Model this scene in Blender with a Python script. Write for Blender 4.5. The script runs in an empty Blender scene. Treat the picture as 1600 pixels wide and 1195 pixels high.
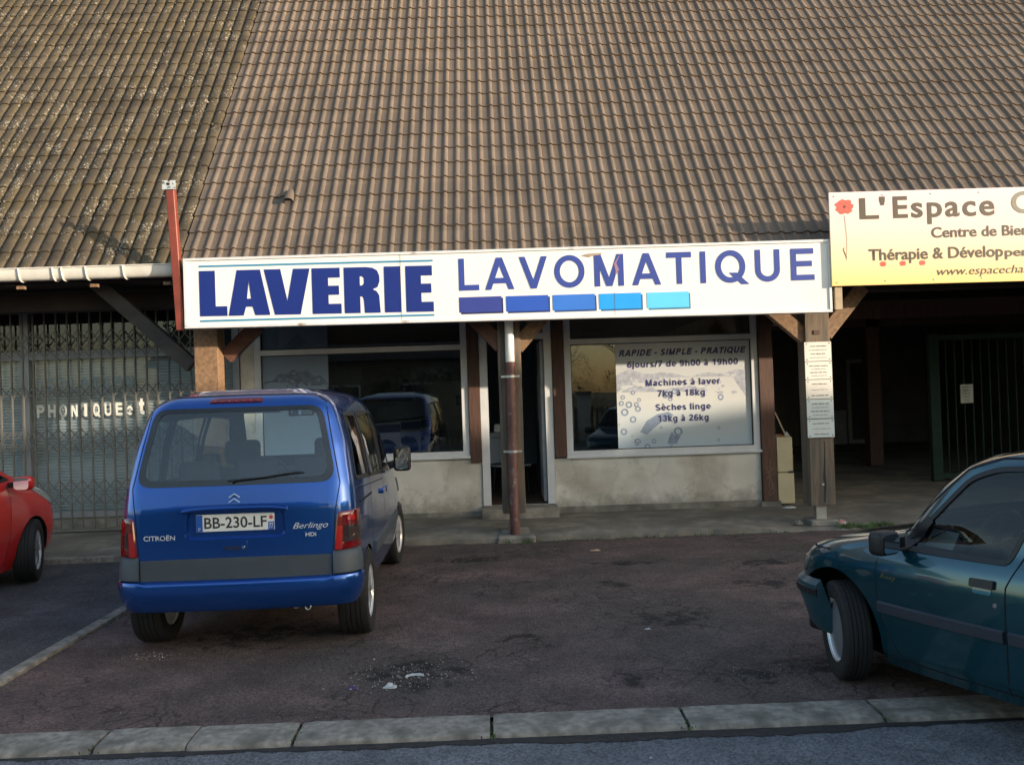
import bpy, bmesh, math, random
import numpy as np
from math import sin, cos, pi, radians, sqrt, atan2
from mathutils import Vector, Matrix
random.seed(7); rng = np.random.default_rng(7)

# ---------------------------------------------------------------- camera, light, exposure
scene = bpy.context.scene
col = scene.collection
cam_d = bpy.data.cameras.new('camera'); cam = bpy.data.objects.new('camera', cam_d); col.objects.link(cam)
yaw, pit, rol = radians(1.15), radians(.716), radians(1.9)
Fv = Vector((sin(yaw)*cos(pit), cos(yaw)*cos(pit), sin(pit)))
R0 = Vector((cos(yaw), -sin(yaw), 0)); U0 = R0.cross(Fv)
Rv = R0*cos(rol) - U0*sin(rol); Uv = U0*cos(rol) + R0*sin(rol)
mw = Matrix.Identity(4)
for i in range(3):
    mw[i][0] = Rv[i]; mw[i][1] = Uv[i]; mw[i][2] = -Fv[i]
mw[2][3] = 1.70
cam.matrix_world = mw
cam_d.sensor_fit = 'HORIZONTAL'; cam_d.sensor_width = 36.0; cam_d.lens = 36.0*1400/1600
cam_d.clip_start = .05; cam_d.clip_end = 3000
scene.camera = cam
SUN_EL = radians(9.4); SUN_AZ = atan2(.896, -.444)        # azimuth from +Y towards +X
world = bpy.data.worlds.new('World'); scene.world = world; world.use_nodes = True
nt = world.node_tree; nt.nodes.clear()
sky = nt.nodes.new('ShaderNodeTexSky'); sky.sky_type = 'NISHITA'; sky.sun_disc = False
sky.sun_elevation = SUN_EL; sky.sun_rotation = SUN_AZ
sky.air_density = 1.0; sky.dust_density = 1.6; sky.ozone_density = .8
bg = nt.nodes.new('ShaderNodeBackground'); bg.inputs['Strength'].default_value = .15
wo = nt.nodes.new('ShaderNodeOutputWorld')
nt.links.new(sky.outputs[0], bg.inputs[0]); nt.links.new(bg.outputs[0], wo.inputs[0])
sun_d = bpy.data.lights.new('sun', 'SUN'); sun_d.energy = 2.8; sun_d.angle = radians(.5); sun_d.color = (1.0, .84, .66)
sun = bpy.data.objects.new('sun', sun_d); col.objects.link(sun)
sd = Vector((sin(SUN_AZ)*cos(SUN_EL), cos(SUN_AZ)*cos(SUN_EL), sin(SUN_EL)))
sun.rotation_euler = sd.to_track_quat('Z', 'Y').to_euler(); sun.location = sd*60
vs = scene.view_settings
vs.view_transform = 'Standard'; vs.look = 'None'; vs.gamma = 1.0; vs.use_curve_mapping = False; vs.exposure = 1.5

# ---------------------------------------------------------------- materials
MATS = {}
def mat(name, base, rough=.6, metal=0., var=.18, scale=6., bump=0., bscale=60., coat=0., c2=None, mixs=2., mixt=(.45, .6), spec=.5, grain=None, detail=6.):
    """procedural principled material: base colour broken up by noise, optional second colour in patches, bump"""
    if name in MATS: return MATS[name]
    m = bpy.data.materials.new(name); m.use_nodes = True; n = m.node_tree.nodes; l = m.node_tree.links
    b = n['Principled BSDF']; b.inputs['Roughness'].default_value = rough; b.inputs['Metallic'].default_value = metal
    b.inputs['Coat Weight'].default_value = coat; b.inputs['Coat Roughness'].default_value = .05
    b.inputs['Specular IOR Level'].default_value = spec
    tc = n.new('ShaderNodeTexCoord'); src = tc.outputs['Object']
    if grain:
        mp = n.new('ShaderNodeMapping'); mp.inputs['Scale'].default_value = grain; l.new(src, mp.inputs[0]); src = mp.outputs[0]
    nz = n.new('ShaderNodeTexNoise'); nz.inputs['Scale'].default_value = scale; nz.inputs['Detail'].default_value = detail; l.new(src, nz.inputs['Vector'])
    rmp = n.new('ShaderNodeMapRange'); rmp.inputs[1].default_value = .3; rmp.inputs[2].default_value = .7
    rmp.inputs[3].default_value = 1-var; rmp.inputs[4].default_value = 1+var; l.new(nz.outputs[0], rmp.inputs[0])
    mul = n.new('ShaderNodeMixRGB'); mul.blend_type = 'MULTIPLY'; mul.inputs[0].default_value = 1
    mul.inputs[1].default_value = (*base, 1); l.new(rmp.outputs[0], mul.inputs[2])
    out = mul.outputs[0]
    if c2:
        n2 = n.new('ShaderNodeTexNoise'); n2.inputs['Scale'].default_value = mixs; n2.inputs['Detail'].default_value = 8; l.new(src, n2.inputs['Vector'])
        r2 = n.new('ShaderNodeMapRange'); r2.inputs[1].default_value = mixt[0]; r2.inputs[2].default_value = mixt[1]; l.new(n2.outputs[0], r2.inputs[0])
        mx = n.new('ShaderNodeMixRGB'); l.new(r2.outputs[0], mx.inputs[0]); l.new(out, mx.inputs[1]); mx.inputs[2].default_value = (*c2, 1); out = mx.outputs[0]
    l.new(out, b.inputs['Base Color'])
    if bump:
        n3 = n.new('ShaderNodeTexNoise'); n3.inputs['Scale'].default_value = bscale; n3.inputs['Detail'].default_value = 4; l.new(src, n3.inputs['Vector'])
        bp = n.new('ShaderNodeBump'); bp.inputs['Strength'].default_value = bump; bp.inputs['Distance'].default_value = .01
        l.new(n3.outputs[0], bp.inputs['Height']); l.new(bp.outputs[0], b.inputs['Normal'])
    MATS[name] = m; return m

def glass(name, tint=(.55, .6, .6), refl=1.0, ior=1.5, rough=.0):
    if name in MATS: return MATS[name]
    m = bpy.data.materials.new(name); m.use_nodes = True; n = m.node_tree.nodes; l = m.node_tree.links; n.clear()
    o = n.new('ShaderNodeOutputMaterial'); t = n.new('ShaderNodeBsdfTransparent'); t.inputs[0].default_value = (*tint, 1)
    g = n.new('ShaderNodeBsdfGlossy'); g.inputs['Roughness'].default_value = rough; g.inputs[0].default_value = (refl, refl, refl, 1)
    f = n.new('ShaderNodeFresnel'); ge = n.new('ShaderNodeNewGeometry'); mr = n.new('ShaderNodeMapRange'); mr.inputs[3].default_value = ior; mr.inputs[4].default_value = 1/ior
    l.new(ge.outputs['Backfacing'], mr.inputs[0]); l.new(mr.outputs[0], f.inputs[0])      # a sheet reflects alike from both sides
    mx = n.new('ShaderNodeMixShader'); l.new(f.outputs[0], mx.inputs[0]); l.new(t.outputs[0], mx.inputs[1]); l.new(g.outputs[0], mx.inputs[2]); l.new(mx.outputs[0], o.inputs[0])
    MATS[name] = m; return m

# ---------------------------------------------------------------- object helpers
ORG = {}
def tag(o, label=None, cat=None, group=None, kind=None):
    if label: o['label'] = label
    if cat: o['category'] = cat
    if group: o['group'] = group
    if kind: o['kind'] = kind
    return o
def empty(name, loc=(0, 0, 0), rz=0., label=None, cat=None, group=None):
    o = bpy.data.objects.new(name, None); o.empty_display_size = .1; col.objects.link(o)
    o.location = loc; o.rotation_euler = (0, 0, rz); ORG[o.name] = Vector(loc) if rz == 0 else Vector((0, 0, 0))
    return tag(o, label, cat, group)
def link(name, me, m, parent=None, at=(0, 0, 0)):
    """link mesh (world coordinates, or local ones under a rotated thing); at = own origin of the mesh's zero"""
    o = bpy.data.objects.new(name, me); col.objects.link(o)
    if m and not me.materials: me.materials.append(m)
    at = Vector(at)
    if parent:
        o.parent = parent; o.location = at - ORG[parent.name]
    else: o.location = at
    ORG[o.name] = at
    return o
class MB:
    def __init__(s): s.v = []; s.f = []
    def add(s, v, f):
        k = len(s.v); s.v += [tuple(p) for p in v]; s.f += [tuple(i+k for i in q) for q in f]; return s
    def box(s, x0, x1, y0, y1, z0, z1):
        return s.add([(x0,y0,z0),(x1,y0,z0),(x1,y1,z0),(x0,y1,z0),(x0,y0,z1),(x1,y0,z1),(x1,y1,z1),(x0,y1,z1)],
                     [(0,3,2,1),(4,5,6,7),(0,1,5,4),(1,2,6,5),(2,3,7,6),(3,0,4,7)])
    def bar(s, a, b, w, h, up=(0, 0, 1)):
        a = Vector(a); b = Vector(b); d = (b-a).normalized(); u = Vector(up); sx = d.cross(u)
        if sx.length < 1e-4: sx = d.cross(Vector((0, 1, 0)))
        sx.normalize(); u = sx.cross(d)
        P = []
        for c in (a, b):
            for i, j in ((-1,-1),(1,-1),(1,1),(-1,1)): P.append(c + sx*(i*w/2) + u*(j*h/2))
        return s.add(P, [(0,1,2,3),(7,6,5,4),(0,4,5,1),(1,5,6,2),(2,6,7,3),(3,7,4,0)])
    def tube(s, pts, r, n=10, cap=True):
        pts = [Vector(p) for p in pts]; rs = r if hasattr(r, '__len__') else [r]*len(pts)
        k = len(s.v); u = None
        for i, p in enumerate(pts):
            d = (pts[min(i+1, len(pts)-1)] - pts[max(i-1, 0)]).normalized()
            if u is None:
                u = d.cross(Vector((0, 0, 1)));  u = u if u.length > 1e-3 else d.cross(Vector((0, 1, 0)))
            u = (u - d*u.dot(d)).normalized(); w = d.cross(u)
            for j in range(n):
                a = 2*pi*j/n; s.v.append(tuple(p + (u*cos(a) + w*sin(a))*rs[i]))
        for i in range(len(pts)-1):
            for j in range(n): s.f.append((k+i*n+j, k+i*n+(j+1) % n, k+(i+1)*n+(j+1) % n, k+(i+1)*n+j))
        if cap:
            s.f.append(tuple(k+j for j in range(n))[::-1]); s.f.append(tuple(k+(len(pts)-1)*n+j for j in range(n)))
        return s
    def lathe(s, prof, n=32, axis='x', c=(0, 0, 0)):
        k = len(s.v)
        for (r, h) in prof:
            for j in range(n):
                a = 2*pi*j/n
                p = {'x': (h, r*cos(a), r*sin(a)), 'y': (r*cos(a), h, r*sin(a)), 'z': (r*cos(a), r*sin(a), h)}[axis]
                s.v.append((p[0]+c[0], p[1]+c[1], p[2]+c[2]))
        for i in range(len(prof)-1):
            for j in range(n): s.f.append((k+i*n+j, k+i*n+(j+1) % n, k+(i+1)*n+(j+1) % n, k+(i+1)*n+j))
        return s
    def mesh(s, name='m', smooth=None, bevel=0, seg=2):
        me = bpy.data.meshes.new(name); me.from_pydata(s.v, [], s.f); me.update()
        bm = bmesh.new(); bm.from_mesh(me)
        if bevel: bmesh.ops.bevel(bm, geom=list(bm.edges), offset=bevel, segments=seg, profile=.5, affect='EDGES', clamp_overlap=True)
        bmesh.ops.recalc_face_normals(bm, faces=bm.faces)
        bm.to_mesh(me); bm.free()
        if smooth is not None: shade(me, smooth)
        return me
def shade(me, ang=35):
    for p in me.polygons: p.use_smooth = True
    me.set_sharp_from_angle(angle=radians(ang))
def mobj(name, mb, m, parent=None, smooth=None, bevel=0, seg=2): return link(name, mb.mesh(name, smooth, bevel, seg), m, parent)
def boxo(name, x0, x1, y0, y1, z0, z1, m, parent=None, bevel=0): return mobj(name, MB().box(x0,x1,y0,y1,z0,z1), m, parent, bevel=bevel, seg=1)

def text_mesh(txt, box, y, bold=0., shear=0., ext=.0015, slope=0., spacing=1.):
    """lettering as thin mesh filling the given x/z box, facing -y"""
    cu = bpy.data.curves.new('t', 'FONT'); cu.body = txt; cu.offset = bold; cu.shear = shear; cu.space_character = spacing; cu.resolution_u = 4
    o = bpy.data.objects.new('t', cu); col.objects.link(o); dg = bpy.context.evaluated_depsgraph_get(); dg.update()
    me = bpy.data.meshes.new_from_object(o.evaluated_get(dg)); bpy.data.objects.remove(o); bpy.data.curves.remove(cu)
    n = len(me.vertices); co = np.zeros(n*3); me.vertices.foreach_get('co', co); co = co.reshape(-1, 3)
    a = co.min(0); b = co.max(0); x0, z0, x1, z1 = box
    out = np.zeros_like(co)
    out[:, 0] = x0 + (co[:, 0]-a[0])/(b[0]-a[0])*(x1-x0); out[:, 2] = z0 + (co[:, 1]-a[1])/(b[1]-a[1])*(z1-z0) + slope*(out[:, 0]-x0); out[:, 1] = y
    me.vertices.foreach_set('co', out.ravel()); me.materials.clear(); me.update()
    if me.polygons and me.polygons[0].normal.y > 0: me.flip_normals()
    return me
def lettering(txt, box, y, m, parent, name='lettering', **k): return link(name, text_mesh(txt, box, y, **k), m, parent)
def arc(cx, cy, rx, ry, a0, a1, n=None):
    n = n or max(4, int(abs(a1-a0)/12)); return [(cx+rx*cos(radians(a0+(a1-a0)*i/n)), cy+ry*sin(radians(a0+(a1-a0)*i/n))) for i in range(n+1)]
def grot(B=.15):
    """bold grotesque alphabet: glyph -> (advance, strokes); a stroke is a centre line ('s'), or a slanted bar with level ends ('d')"""
    h = B/2; X = .53; C = .72; G = {}
    def S(*p): return ('s', list(p))
    def D(x0, y0, x1, y1, w=None): return ('d', x0, y0, x1, y1, w or B)
    G['L'] = (.56, [S((.08+h, 0), (.08+h, C)), S((.08, h), (.53, h))])
    G['A'] = (.68, [D(.08, 0, .34, C), D(.60, 0, .34, C), S((.19, .20), (.49, .20))]); G['V'] = (.66, [D(.33, 0, .08, C), D(.33, 0, .58, C)])
    G['O'] = (.78, [S(*arc(.39, .36, .34-h, .37-h, 0, 360, 30))]); G['Q'] = (.78, G['O'][1]+[D(.72, -.05, .44, .22)])
    G['M'] = (.82, [S((.08+h, 0), (.08+h, C)), S((.74-h, 0), (.74-h, C)), D(.41, 0, .165, C), D(.41, 0, .655, C)])
    G['N'] = (.72, [S((.08+h, 0), (.08+h, C)), S((.65-h, 0), (.65-h, C)), D(.575, 0, .155, C)])
    G['T'] = (.62, [S((.31, 0), (.31, C)), S((.03, C-h), (.59, C-h))]); G['I'] = (.28, [S((.14, 0), (.14, C))])
    G['U'] = (.72, [S((.08+h, C), (.08+h, .26), *arc(.36, .26, .28-h, .27-h, 180, 360), (.64-h, .26), (.64-h, C))])
    G['E'] = (.66, [S((.08+h, 0), (.08+h, C)), S((.08, h), (.61, h)), S((.08, .375), (.56, .375)), S((.08, C-h), (.60, C-h))])
    G['F'] = (.60, [S((.08+h, 0), (.08+h, C)), S((.08, .36), (.50, .36)), S((.08, C-h), (.56, C-h))])
    G['H'] = (.72, [S((.08+h, 0), (.08+h, C)), S((.64-h, 0), (.64-h, C)), S((.08, .375), (.64, .375))])
    pb = S((.08, C-h), (.38, C-h), *arc(.38, .505, .20-h, .215-h, 90, -90), (.08, .29+h))
    G['P'] = (.66, [S((.08+h, 0), (.08+h, C)), pb]); G['R'] = (.70, G['P'][1]+[D(.60, 0, .40, .31)])
    G['B'] = (.70, [S((.08+h, 0), (.08+h, C)), S((.08, C-h), (.38, C-h), *arc(.38, .535, .20-h, .185-h, 90, -90), (.08, .35+h)), S((.08, .37), (.40, .37), *arc(.40, .20, .24-h, .20-h, 90, -90), (.08, h))])
    G['D'] = (.72, [S((.08+h, 0), (.08+h, C)), S((.08, C-h), (.33, C-h), *arc(.33, .36, .33-h, .36-h, 90, -90), (.08, h))])
    G['S'] = (.66, [S(*arc(.33, .525, .25-h, .205-h, 25, 240), *arc(.33, .19, .27-h, .20-h, 60, -155))])
    G['C'] = (.72, [S(*arc(.38, .36, .33-h, .37-h, 40, 320))])
    G['0'] = (.56, [S(*arc(.28, .36, .245-h, .37-h, 0, 360, 30))]); G['1'] = (.56, [S((.33, 0), (.33, C)), D(.10, .50, .34, .66)])
    G['2'] = (.56, [S(*arc(.28, .51, .23-h, .22-h, 170, -35), (.13, h)), S((.04, h), (.52, h))])
    G['3'] = (.56, [S(*arc(.27, .53, .22-h, .20-h, 165, -80)), S(*arc(.27, .205, .24-h, .21-h, 85, -165))])
    G['6'] = (.56, [S(*arc(.29, .235, .24-h, .245-h, 0, 360, 26)), S((.05+h, .25), (.06+h, .42), *arc(.31, .45, .245-h, .28-h, 165, 40))])
    G['9'] = (.56, [S(*arc(.27, .485, .24-h, .245-h, 0, 360, 26)), S((.51-h, .47), (.50-h, .30), *arc(.25, .27, .245-h, .28-h, -15, -140))])
    G['8'] = (.56, [S(*arc(.28, .535, .215-h, .195-h, 0, 360, 24)), S(*arc(.28, .20, .245-h, .21-h, 0, 360, 24))])
    G['7'] = (.56, [S((.05, C-h), (.52, C-h)), D(.19, 0, .44, C-B*.6)])
    G['-'] = (.34, [S((.04, .27), (.30, .27))]); G['/'] = (.32, [D(.06, -.02, .26, .74, B*.8)]); G[' '] = (.30, [])
    bowl = S(*arc(.29, .265, .24-h, .275-h, 0, 360, 26))
    G['o'] = (.58, [bowl]); G['d'] = (.61, [bowl, S((.54-h, 0), (.54-h, C))]); G['g'] = (.61, [bowl, S((.54-h, X), (.54-h, .02), *arc(.29, -.02, .25-h, .20-h, 0, -150))])
    G['c'] = (.54, [S(*arc(.29, .265, .24-h, .275-h, 45, 315))])
    G['e'] = (.56, [S((.08, .255), (.50, .255), *arc(.285, .265, .24-h, .275-h, 0, 320))]); G['è'] = (.56, G['e'][1]+[D(.32, .60, .18, .74, B*.9)])
    G['a'] = (.56, [S(*arc(.27, .365, .20-h, .175-h, 165, 0), (.46-h, .36), (.46-h, 0)), S(*arc(.25, .155, .21-h, .165-h, 0, 360, 22))]); G['à'] = (.56, G['a'][1]+[D(.32, .60, .18, .74, B*.9)])
    st = lambda x: S((x, 0), (x, X))
    hump = lambda x, w: S(*arc(x+w/2, .30, w/2, .235-h, 180, 0), (x+w, .30), (x+w, 0))
    G['n'] = (.61, [st(.07+h), hump(.07+h, .47-B)]); G['h'] = (.61, [S((.07+h, 0), (.07+h, C)), hump(.07+h, .47-B)]); G['m'] = (.88, [st(.07+h), hump(.07+h, .37-h), hump(.44, .37-h)])
    G['u'] = (.61, [S((.54-h, 0), (.54-h, X)), S((.07+h, X), (.07+h, .22), *arc(.305, .22, .235-h, .235-h, 180, 360), (.54-h, .25))])
    G['r'] = (.40, [st(.07+h), S(*arc(.30, .26, .23-h*.6, .28-h, 170, 80))]); G['i'] = (.28, [st(.14), S((.14, .60), (.14, C))]); G['l'] = (.28, [S((.14, 0), (.14, C))])
    G['j'] = (.28, [S((.14, X), (.14, -.05), *arc(.03, -.05, .11, .10, 0, -90)), S((.14, .60), (.14, C))]); G['v'] = (.54, [D(.27, 0, .08, X), D(.27, 0, .46, X)])
    G['t'] = (.36, [S((.17, .68), (.17, .14), *arc(.29, .14, .12, .14-h, 180, 290)), S((.03, X-h), (.33, X-h))])
    G['k'] = (.56, [S((.07+h, 0), (.07+h, C)), D(.17, .19, .45, X), D(.47, 0, .26, .30)])
    G['s'] = (.54, [S(*arc(.27, .385, .195-h, .155-h, 20, 240), *arc(.27, .145, .215-h, .155-h, 60, -160))])
    return G
GROT = {}
def grot_mesh(txt, box, y, B=.15, shear=0., slope=0., track=0.):
    if B not in GROT: GROT[B] = grot(B)
    G = GROT[B]; V = []; Fc = []; x = 0.; ly = 0
    def quad(P):
        k = len(V); V.extend(P); Fc.append(tuple(range(k, k+len(P))))
    for ch in txt:
        adv, st = G[ch]
        for s in st:
            ly = (ly+1) % 4; dy = -.0004*ly
            if s[0] == 'd':
                _, x0, y0, x1, y1, w = s; L = math.hypot(x1-x0, y1-y0); hw = w/2*L/abs(y1-y0) if y1 != y0 else w/2
                quad([(x+x0-hw, y0, dy), (x+x0+hw, y0, dy), (x+x1+hw, y1, dy), (x+x1-hw, y1, dy)])
            else:
                P = s[1]; n = len(P); L_, R_ = [], []; closed = n > 3 and math.hypot(P[0][0]-P[-1][0], P[0][1]-P[-1][1]) < 1e-6
                for i in range(n):
                    a = P[i-1] if i else (P[-2] if closed else P[0]); b = P[i+1] if i < n-1 else (P[1] if closed else P[-1]); p = P[i]
                    d0 = (p[0]-a[0], p[1]-a[1]); d1 = (b[0]-p[0], b[1]-p[1]); l0 = math.hypot(*d0); l1 = math.hypot(*d1)
                    if l0 < 1e-7: d0, l0 = d1, l1
                    if l1 < 1e-7: d1, l1 = d0, l0
                    n0 = (-d0[1]/l0, d0[0]/l0); n1 = (-d1[1]/l1, d1[0]/l1); m = (n0[0]+n1[0], n0[1]+n1[1]); ml = math.hypot(*m) or 1; m = (m[0]/ml, m[1]/ml)
                    k = B/2/max(.5, m[0]*n0[0]+m[1]*n0[1]); L_.append((x+p[0]+m[0]*k, p[1]+m[1]*k, dy)); R_.append((x+p[0]-m[0]*k, p[1]-m[1]*k, dy))
                k = len(V); V.extend(L_); V.extend(R_)
                for i in range(n-1): Fc.append((k+i, k+n+i, k+n+i+1, k+i+1))
        x += adv+track
    A = np.array(V); x0, z0, x1, z1 = box; A[:, 0] += A[:, 1]*shear
    a = A.min(0); hi = .72 if any(c in txt for c in 'ABCDEFHILMNOPQRSTUVbdfhkl0123678') else .53; lo = 0.
    out = np.empty_like(A); out[:, 0] = x0+(A[:, 0]-a[0])/(A[:, 0].max()-a[0])*(x1-x0); out[:, 2] = z0+(A[:, 1]-lo)/(hi-lo)*(z1-z0)+slope*(out[:, 0]-x0); out[:, 1] = y+A[:, 2]
    me = bpy.data.meshes.new('lettering'); me.from_pydata(out.tolist(), [], Fc); me.update(); return me
def grotlet(txt, box, y, m, parent, **k): return link('lettering', grot_mesh(txt, box, y, **k), m, parent)
def poly_mesh(polys, y, name='p'):
    """flat printed shapes (outer loops and holes as (x,z) lists), even-odd filled, facing -y"""
    cu = bpy.data.curves.new('c', 'CURVE'); cu.dimensions = '2D'; cu.fill_mode = 'BOTH'
    for P in polys:
        sp = cu.splines.new('POLY'); sp.points.add(len(P)-1); sp.use_cyclic_u = True
        for i, (x, z) in enumerate(P): sp.points[i].co = (x, z, 0, 1)
    o = bpy.data.objects.new('c', cu); col.objects.link(o); dg = bpy.context.evaluated_depsgraph_get(); dg.update()
    me = bpy.data.meshes.new_from_object(o.evaluated_get(dg)); bpy.data.objects.remove(o); bpy.data.curves.remove(cu)
    for v in me.vertices: v.co = (v.co.x, y, v.co.y)
    me.update(); return me

# ---------------------------------------------------------------- car builder
def smooth_prof(pts, win=.05):
    z = np.array([p[0] for p in pts]); v = np.array([p[1] for p in pts]); g = np.arange(z[0]-.2, z[-1]+.2, .005)
    y = np.interp(g, z, v); k = int(win/.005) | 1
    # keep overall slope at the ends by mirrored padding
    pad = np.concatenate([2*y[0]-y[1:k][::-1], y, 2*y[-1]-y[-k:-1][::-1]]); ys = np.convolve(pad, np.ones(k)/k, 'same')[k-1:-(k-1)]
    return lambda q: np.interp(q, g, ys)
class Car:
    def __init__(s, F, R, W, zb, zt, rc=.16, fc=.30, bowR=.04, bowF=.12, taperR=.02, taperF=.05, dome=.03, win=.05, nS=90, nz=70, fcz=None, tfz=None):
        s.F = smooth_prof(F, win); s.R = smooth_prof(R, win); s.W = smooth_prof(W, win)
        s.zb, s.zt, s.rc, s.fc, s.bR, s.bF, s.tR, s.tF, s.dome, s.nS = zb, zt, rc, fc, bowR, bowF, taperR, taperF, dome, nS
        s.fcf = smooth_prof(fcz, win) if fcz else (lambda q: fc)
        s.tff = smooth_prof(tfz, win) if tfz else (lambda q: taperF)
        s.cache = {}
        zz = np.linspace(zb, zt, 600); L = np.cumsum(np.sqrt(np.diff(zz)**2 + (.6*np.diff(s.F(zz)))**2 + (.5*np.diff(s.R(zz)))**2 + np.diff(s.W(zz))**2)); L = np.concatenate([[0], L])
        s.zs = np.interp(np.linspace(0, L[-1], nz), L, zz)
    def half(s, z):
        k = round(float(z), 4)
        if k in s.cache: return s.cache[k]
        F, R, W = float(s.F(z)), float(s.R(z)), float(s.W(z)); fc = float(s.fcf(z)); rc = s.rc; tF = float(s.tff(z))
        X, Y = [], []
        wr = W - s.tR; wf = W - tF
        for t in np.linspace(0, 1, 14)[:-1]:
            x = t*(wr-rc); X.append(x); Y.append(R + s.bR*(x/W)**2)
        yb = R + s.bR*((wr-rc)/W)**2
        for t in np.linspace(0, 1, 10)[:-1]:
            a = t*pi/2; X.append(wr-rc+rc*sin(a)**.9); Y.append(yb + rc*(1-cos(a)**.9 if cos(a) > 0 else 1))
        y1 = yb+rc; xf = wf-fc*.8; yf = F - s.bF*(xf/W)**2; y2 = yf - fc; ym = (y1+y2)/2; hl = (y2-y1)/2
        for t in np.linspace(0, 1, s.nS)[:-1]:
            y = y1 + (y2-y1)*t; u = (y-ym)/hl
            X.append(W - (s.tR*(-u)**2.5 if u < 0 else tF*u**3)); Y.append(y)
        for t in np.linspace(0, 1, 14)[:-1]:
            a = t*pi/2; X.append(xf + (wf-xf)*cos(a)**.95); Y.append(y2 + fc*sin(a)**.95)
        for t in np.linspace(0, 1, 14):
            x = xf*(1-t); X.append(x); Y.append(F - s.bF*(x/W)**2)
        X = np.array(X); Y = np.array(Y); Y = np.maximum.accumulate(Y)
        S = np.concatenate([[0], np.cumsum(np.hypot(np.diff(X), np.diff(Y)))])
        s.cache[k] = (X, Y, S); return s.cache[k]
    def map(s, kind, a, z):
        X, Y, S = s.half(z)
        if kind in ('right', 'left'):
            i0 = 14; x = np.interp(a, Y[i0:]+np.arange(len(Y)-i0)*1e-7, X[i0:]); return Vector((x if kind == 'right' else -x, a, z))
        if kind == 'rear':
            k = 23; y = np.interp(abs(a), X[:k], Y[:k]); return Vector((a, y, z))
        if kind == 'front':
            k = 14+9+s.nS-2; y = np.interp(abs(a), X[k:][::-1], Y[k:][::-1]); return Vector((a, y, z))
        if kind == 's':
            x = np.interp(abs(a), S, X); y = np.interp(abs(a), S, Y); return Vector((math.copysign(x, a), y, z))
        if kind == 'sf':                      # arc length from the front centre
            q = S[-1]-abs(a); x = np.interp(q, S, X); y = np.interp(q, S, Y); return Vector((math.copysign(x, a), y, z))
    def nrm(s, kind, a, z):
        e = .012; p = s.map(kind, a, z)
        n = (s.map(kind, a+e, z)-s.map(kind, a-e, z)).cross(s.map(kind, a, z+e)-s.map(kind, a, z-e))
        if n.length < 1e-9: return Vector((0, 0, 1))
        n.normalize(); ref = {'right': Vector((1,0,.2)), 'left': Vector((-1,0,.2)), 'rear': Vector((0,-1,.2)), 'front': Vector((0,1,.3)),
            's': Vector((p.x, p.y-1.8, .2)), 'sf': Vector((p.x, p.y-1.8, .2))}[kind]
        return -n if n.dot(ref) < 0 else n
    def at(s, kind, a, z, off): return s.map(kind, a, z) + s.nrm(kind, a, z)*off
    def body(s, holes, floor=True):
        """shell with holes; holes = [(kind, polygon)]"""
        rings = [s.half(z) for z in s.zs]; nH = len(rings[0][0]); V = []; 
        for z, (X, Y, S) in zip(s.zs, rings):
            for i in range(nH): V.append([X[i], Y[i], z])
            for i in range(nH-2, 0, -1): V.append([-X[i], Y[i], z])
        N = 2*nH-2; nz = len(s.zs)
        top = V[(nz-1)*N:]; cy = (top[0][1]+top[nH-1][1])/2
        dR = s.dome
        for q, k in enumerate((.93, .85, .75, .62, .48, .32, .16)):
            for p in top: V.append([p[0]*k, cy+(p[1]-cy)*k, s.zt + dR*(1-k**2.2)])
        nz2 = nz+7; V.append([0, cy, s.zt+dR]); V = np.array(V)
        Fc = []
        for r in range(nz2-1):
            for i in range(N): Fc.append((r*N+i, r*N+(i+1) % N, (r+1)*N+(i+1) % N, (r+1)*N+i))
        Fc = np.array(Fc); C = V[Fc].mean(1)
        n = np.cross(V[Fc[:, 2]]-V[Fc[:, 0]], V[Fc[:, 3]]-V[Fc[:, 1]]); n /= np.maximum(np.linalg.norm(n, axis=1, keepdims=True), 1e-9)
        keep = np.ones(len(Fc), bool); snaps = []
        ym = V[:, 1].mean()
        for kind, poly in holes:
            if kind == 'side': m = (abs(n[:, 0]) > .45) & inpoly(C[:, 1], C[:, 2], poly); axes = (1, 2)
            elif kind == 'rear': m = (C[:, 1] < ym) & (abs(n[:, 1]) > .3) & inpoly(C[:, 0], C[:, 2], poly); axes = (0, 2)
            else: m = (C[:, 1] > ym) & (abs(n[:, 1]) > .15) & inpoly(C[:, 0], C[:, 2], poly); axes = (0, 2)
            rem = set(Fc[m].ravel().tolist()); keep &= ~m
            rest = set(Fc[keep].ravel().tolist())
            for vi in rem & rest: snaps.append((vi, poly, axes))
        for vi, poly, axes in snaps:
            q = nearest(poly, V[vi, axes[0]], V[vi, axes[1]])
            if q[2] < .06:
                if axes == (1, 2):
                    p = s.map('right', q[0], min(q[1], s.zt)); sg = 1 if V[vi, 0] > 0 else -1; V[vi] = (p.x*sg, p.y, p.z)
                else:
                    kd = 'rear' if V[vi, 1] < ym else 'front'; p = s.map(kd, q[0], min(q[1], s.zt)); V[vi] = p[:]
        faces = [tuple(f) for f in Fc[keep].tolist()]
        last = (nz2-1)*N
        faces += [(last+i, last+(i+1) % N, len(V)-1) for i in range(N)]
        me = bpy.data.meshes.new('body'); me.from_pydata(V.tolist(), [], faces); me.update()
        bm = bmesh.new(); bm.from_mesh(me); bmesh.ops.delete(bm, geom=[v for v in bm.verts if not v.link_faces], context='VERTS'); bm.to_mesh(me); bm.free()
        shade(me, 60)
        lin = me.copy(); nv = [v.normal.copy() for v in lin.vertices]
        for v, q in zip(lin.vertices, nv): v.co -= q*.02
        return me, lin
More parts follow.
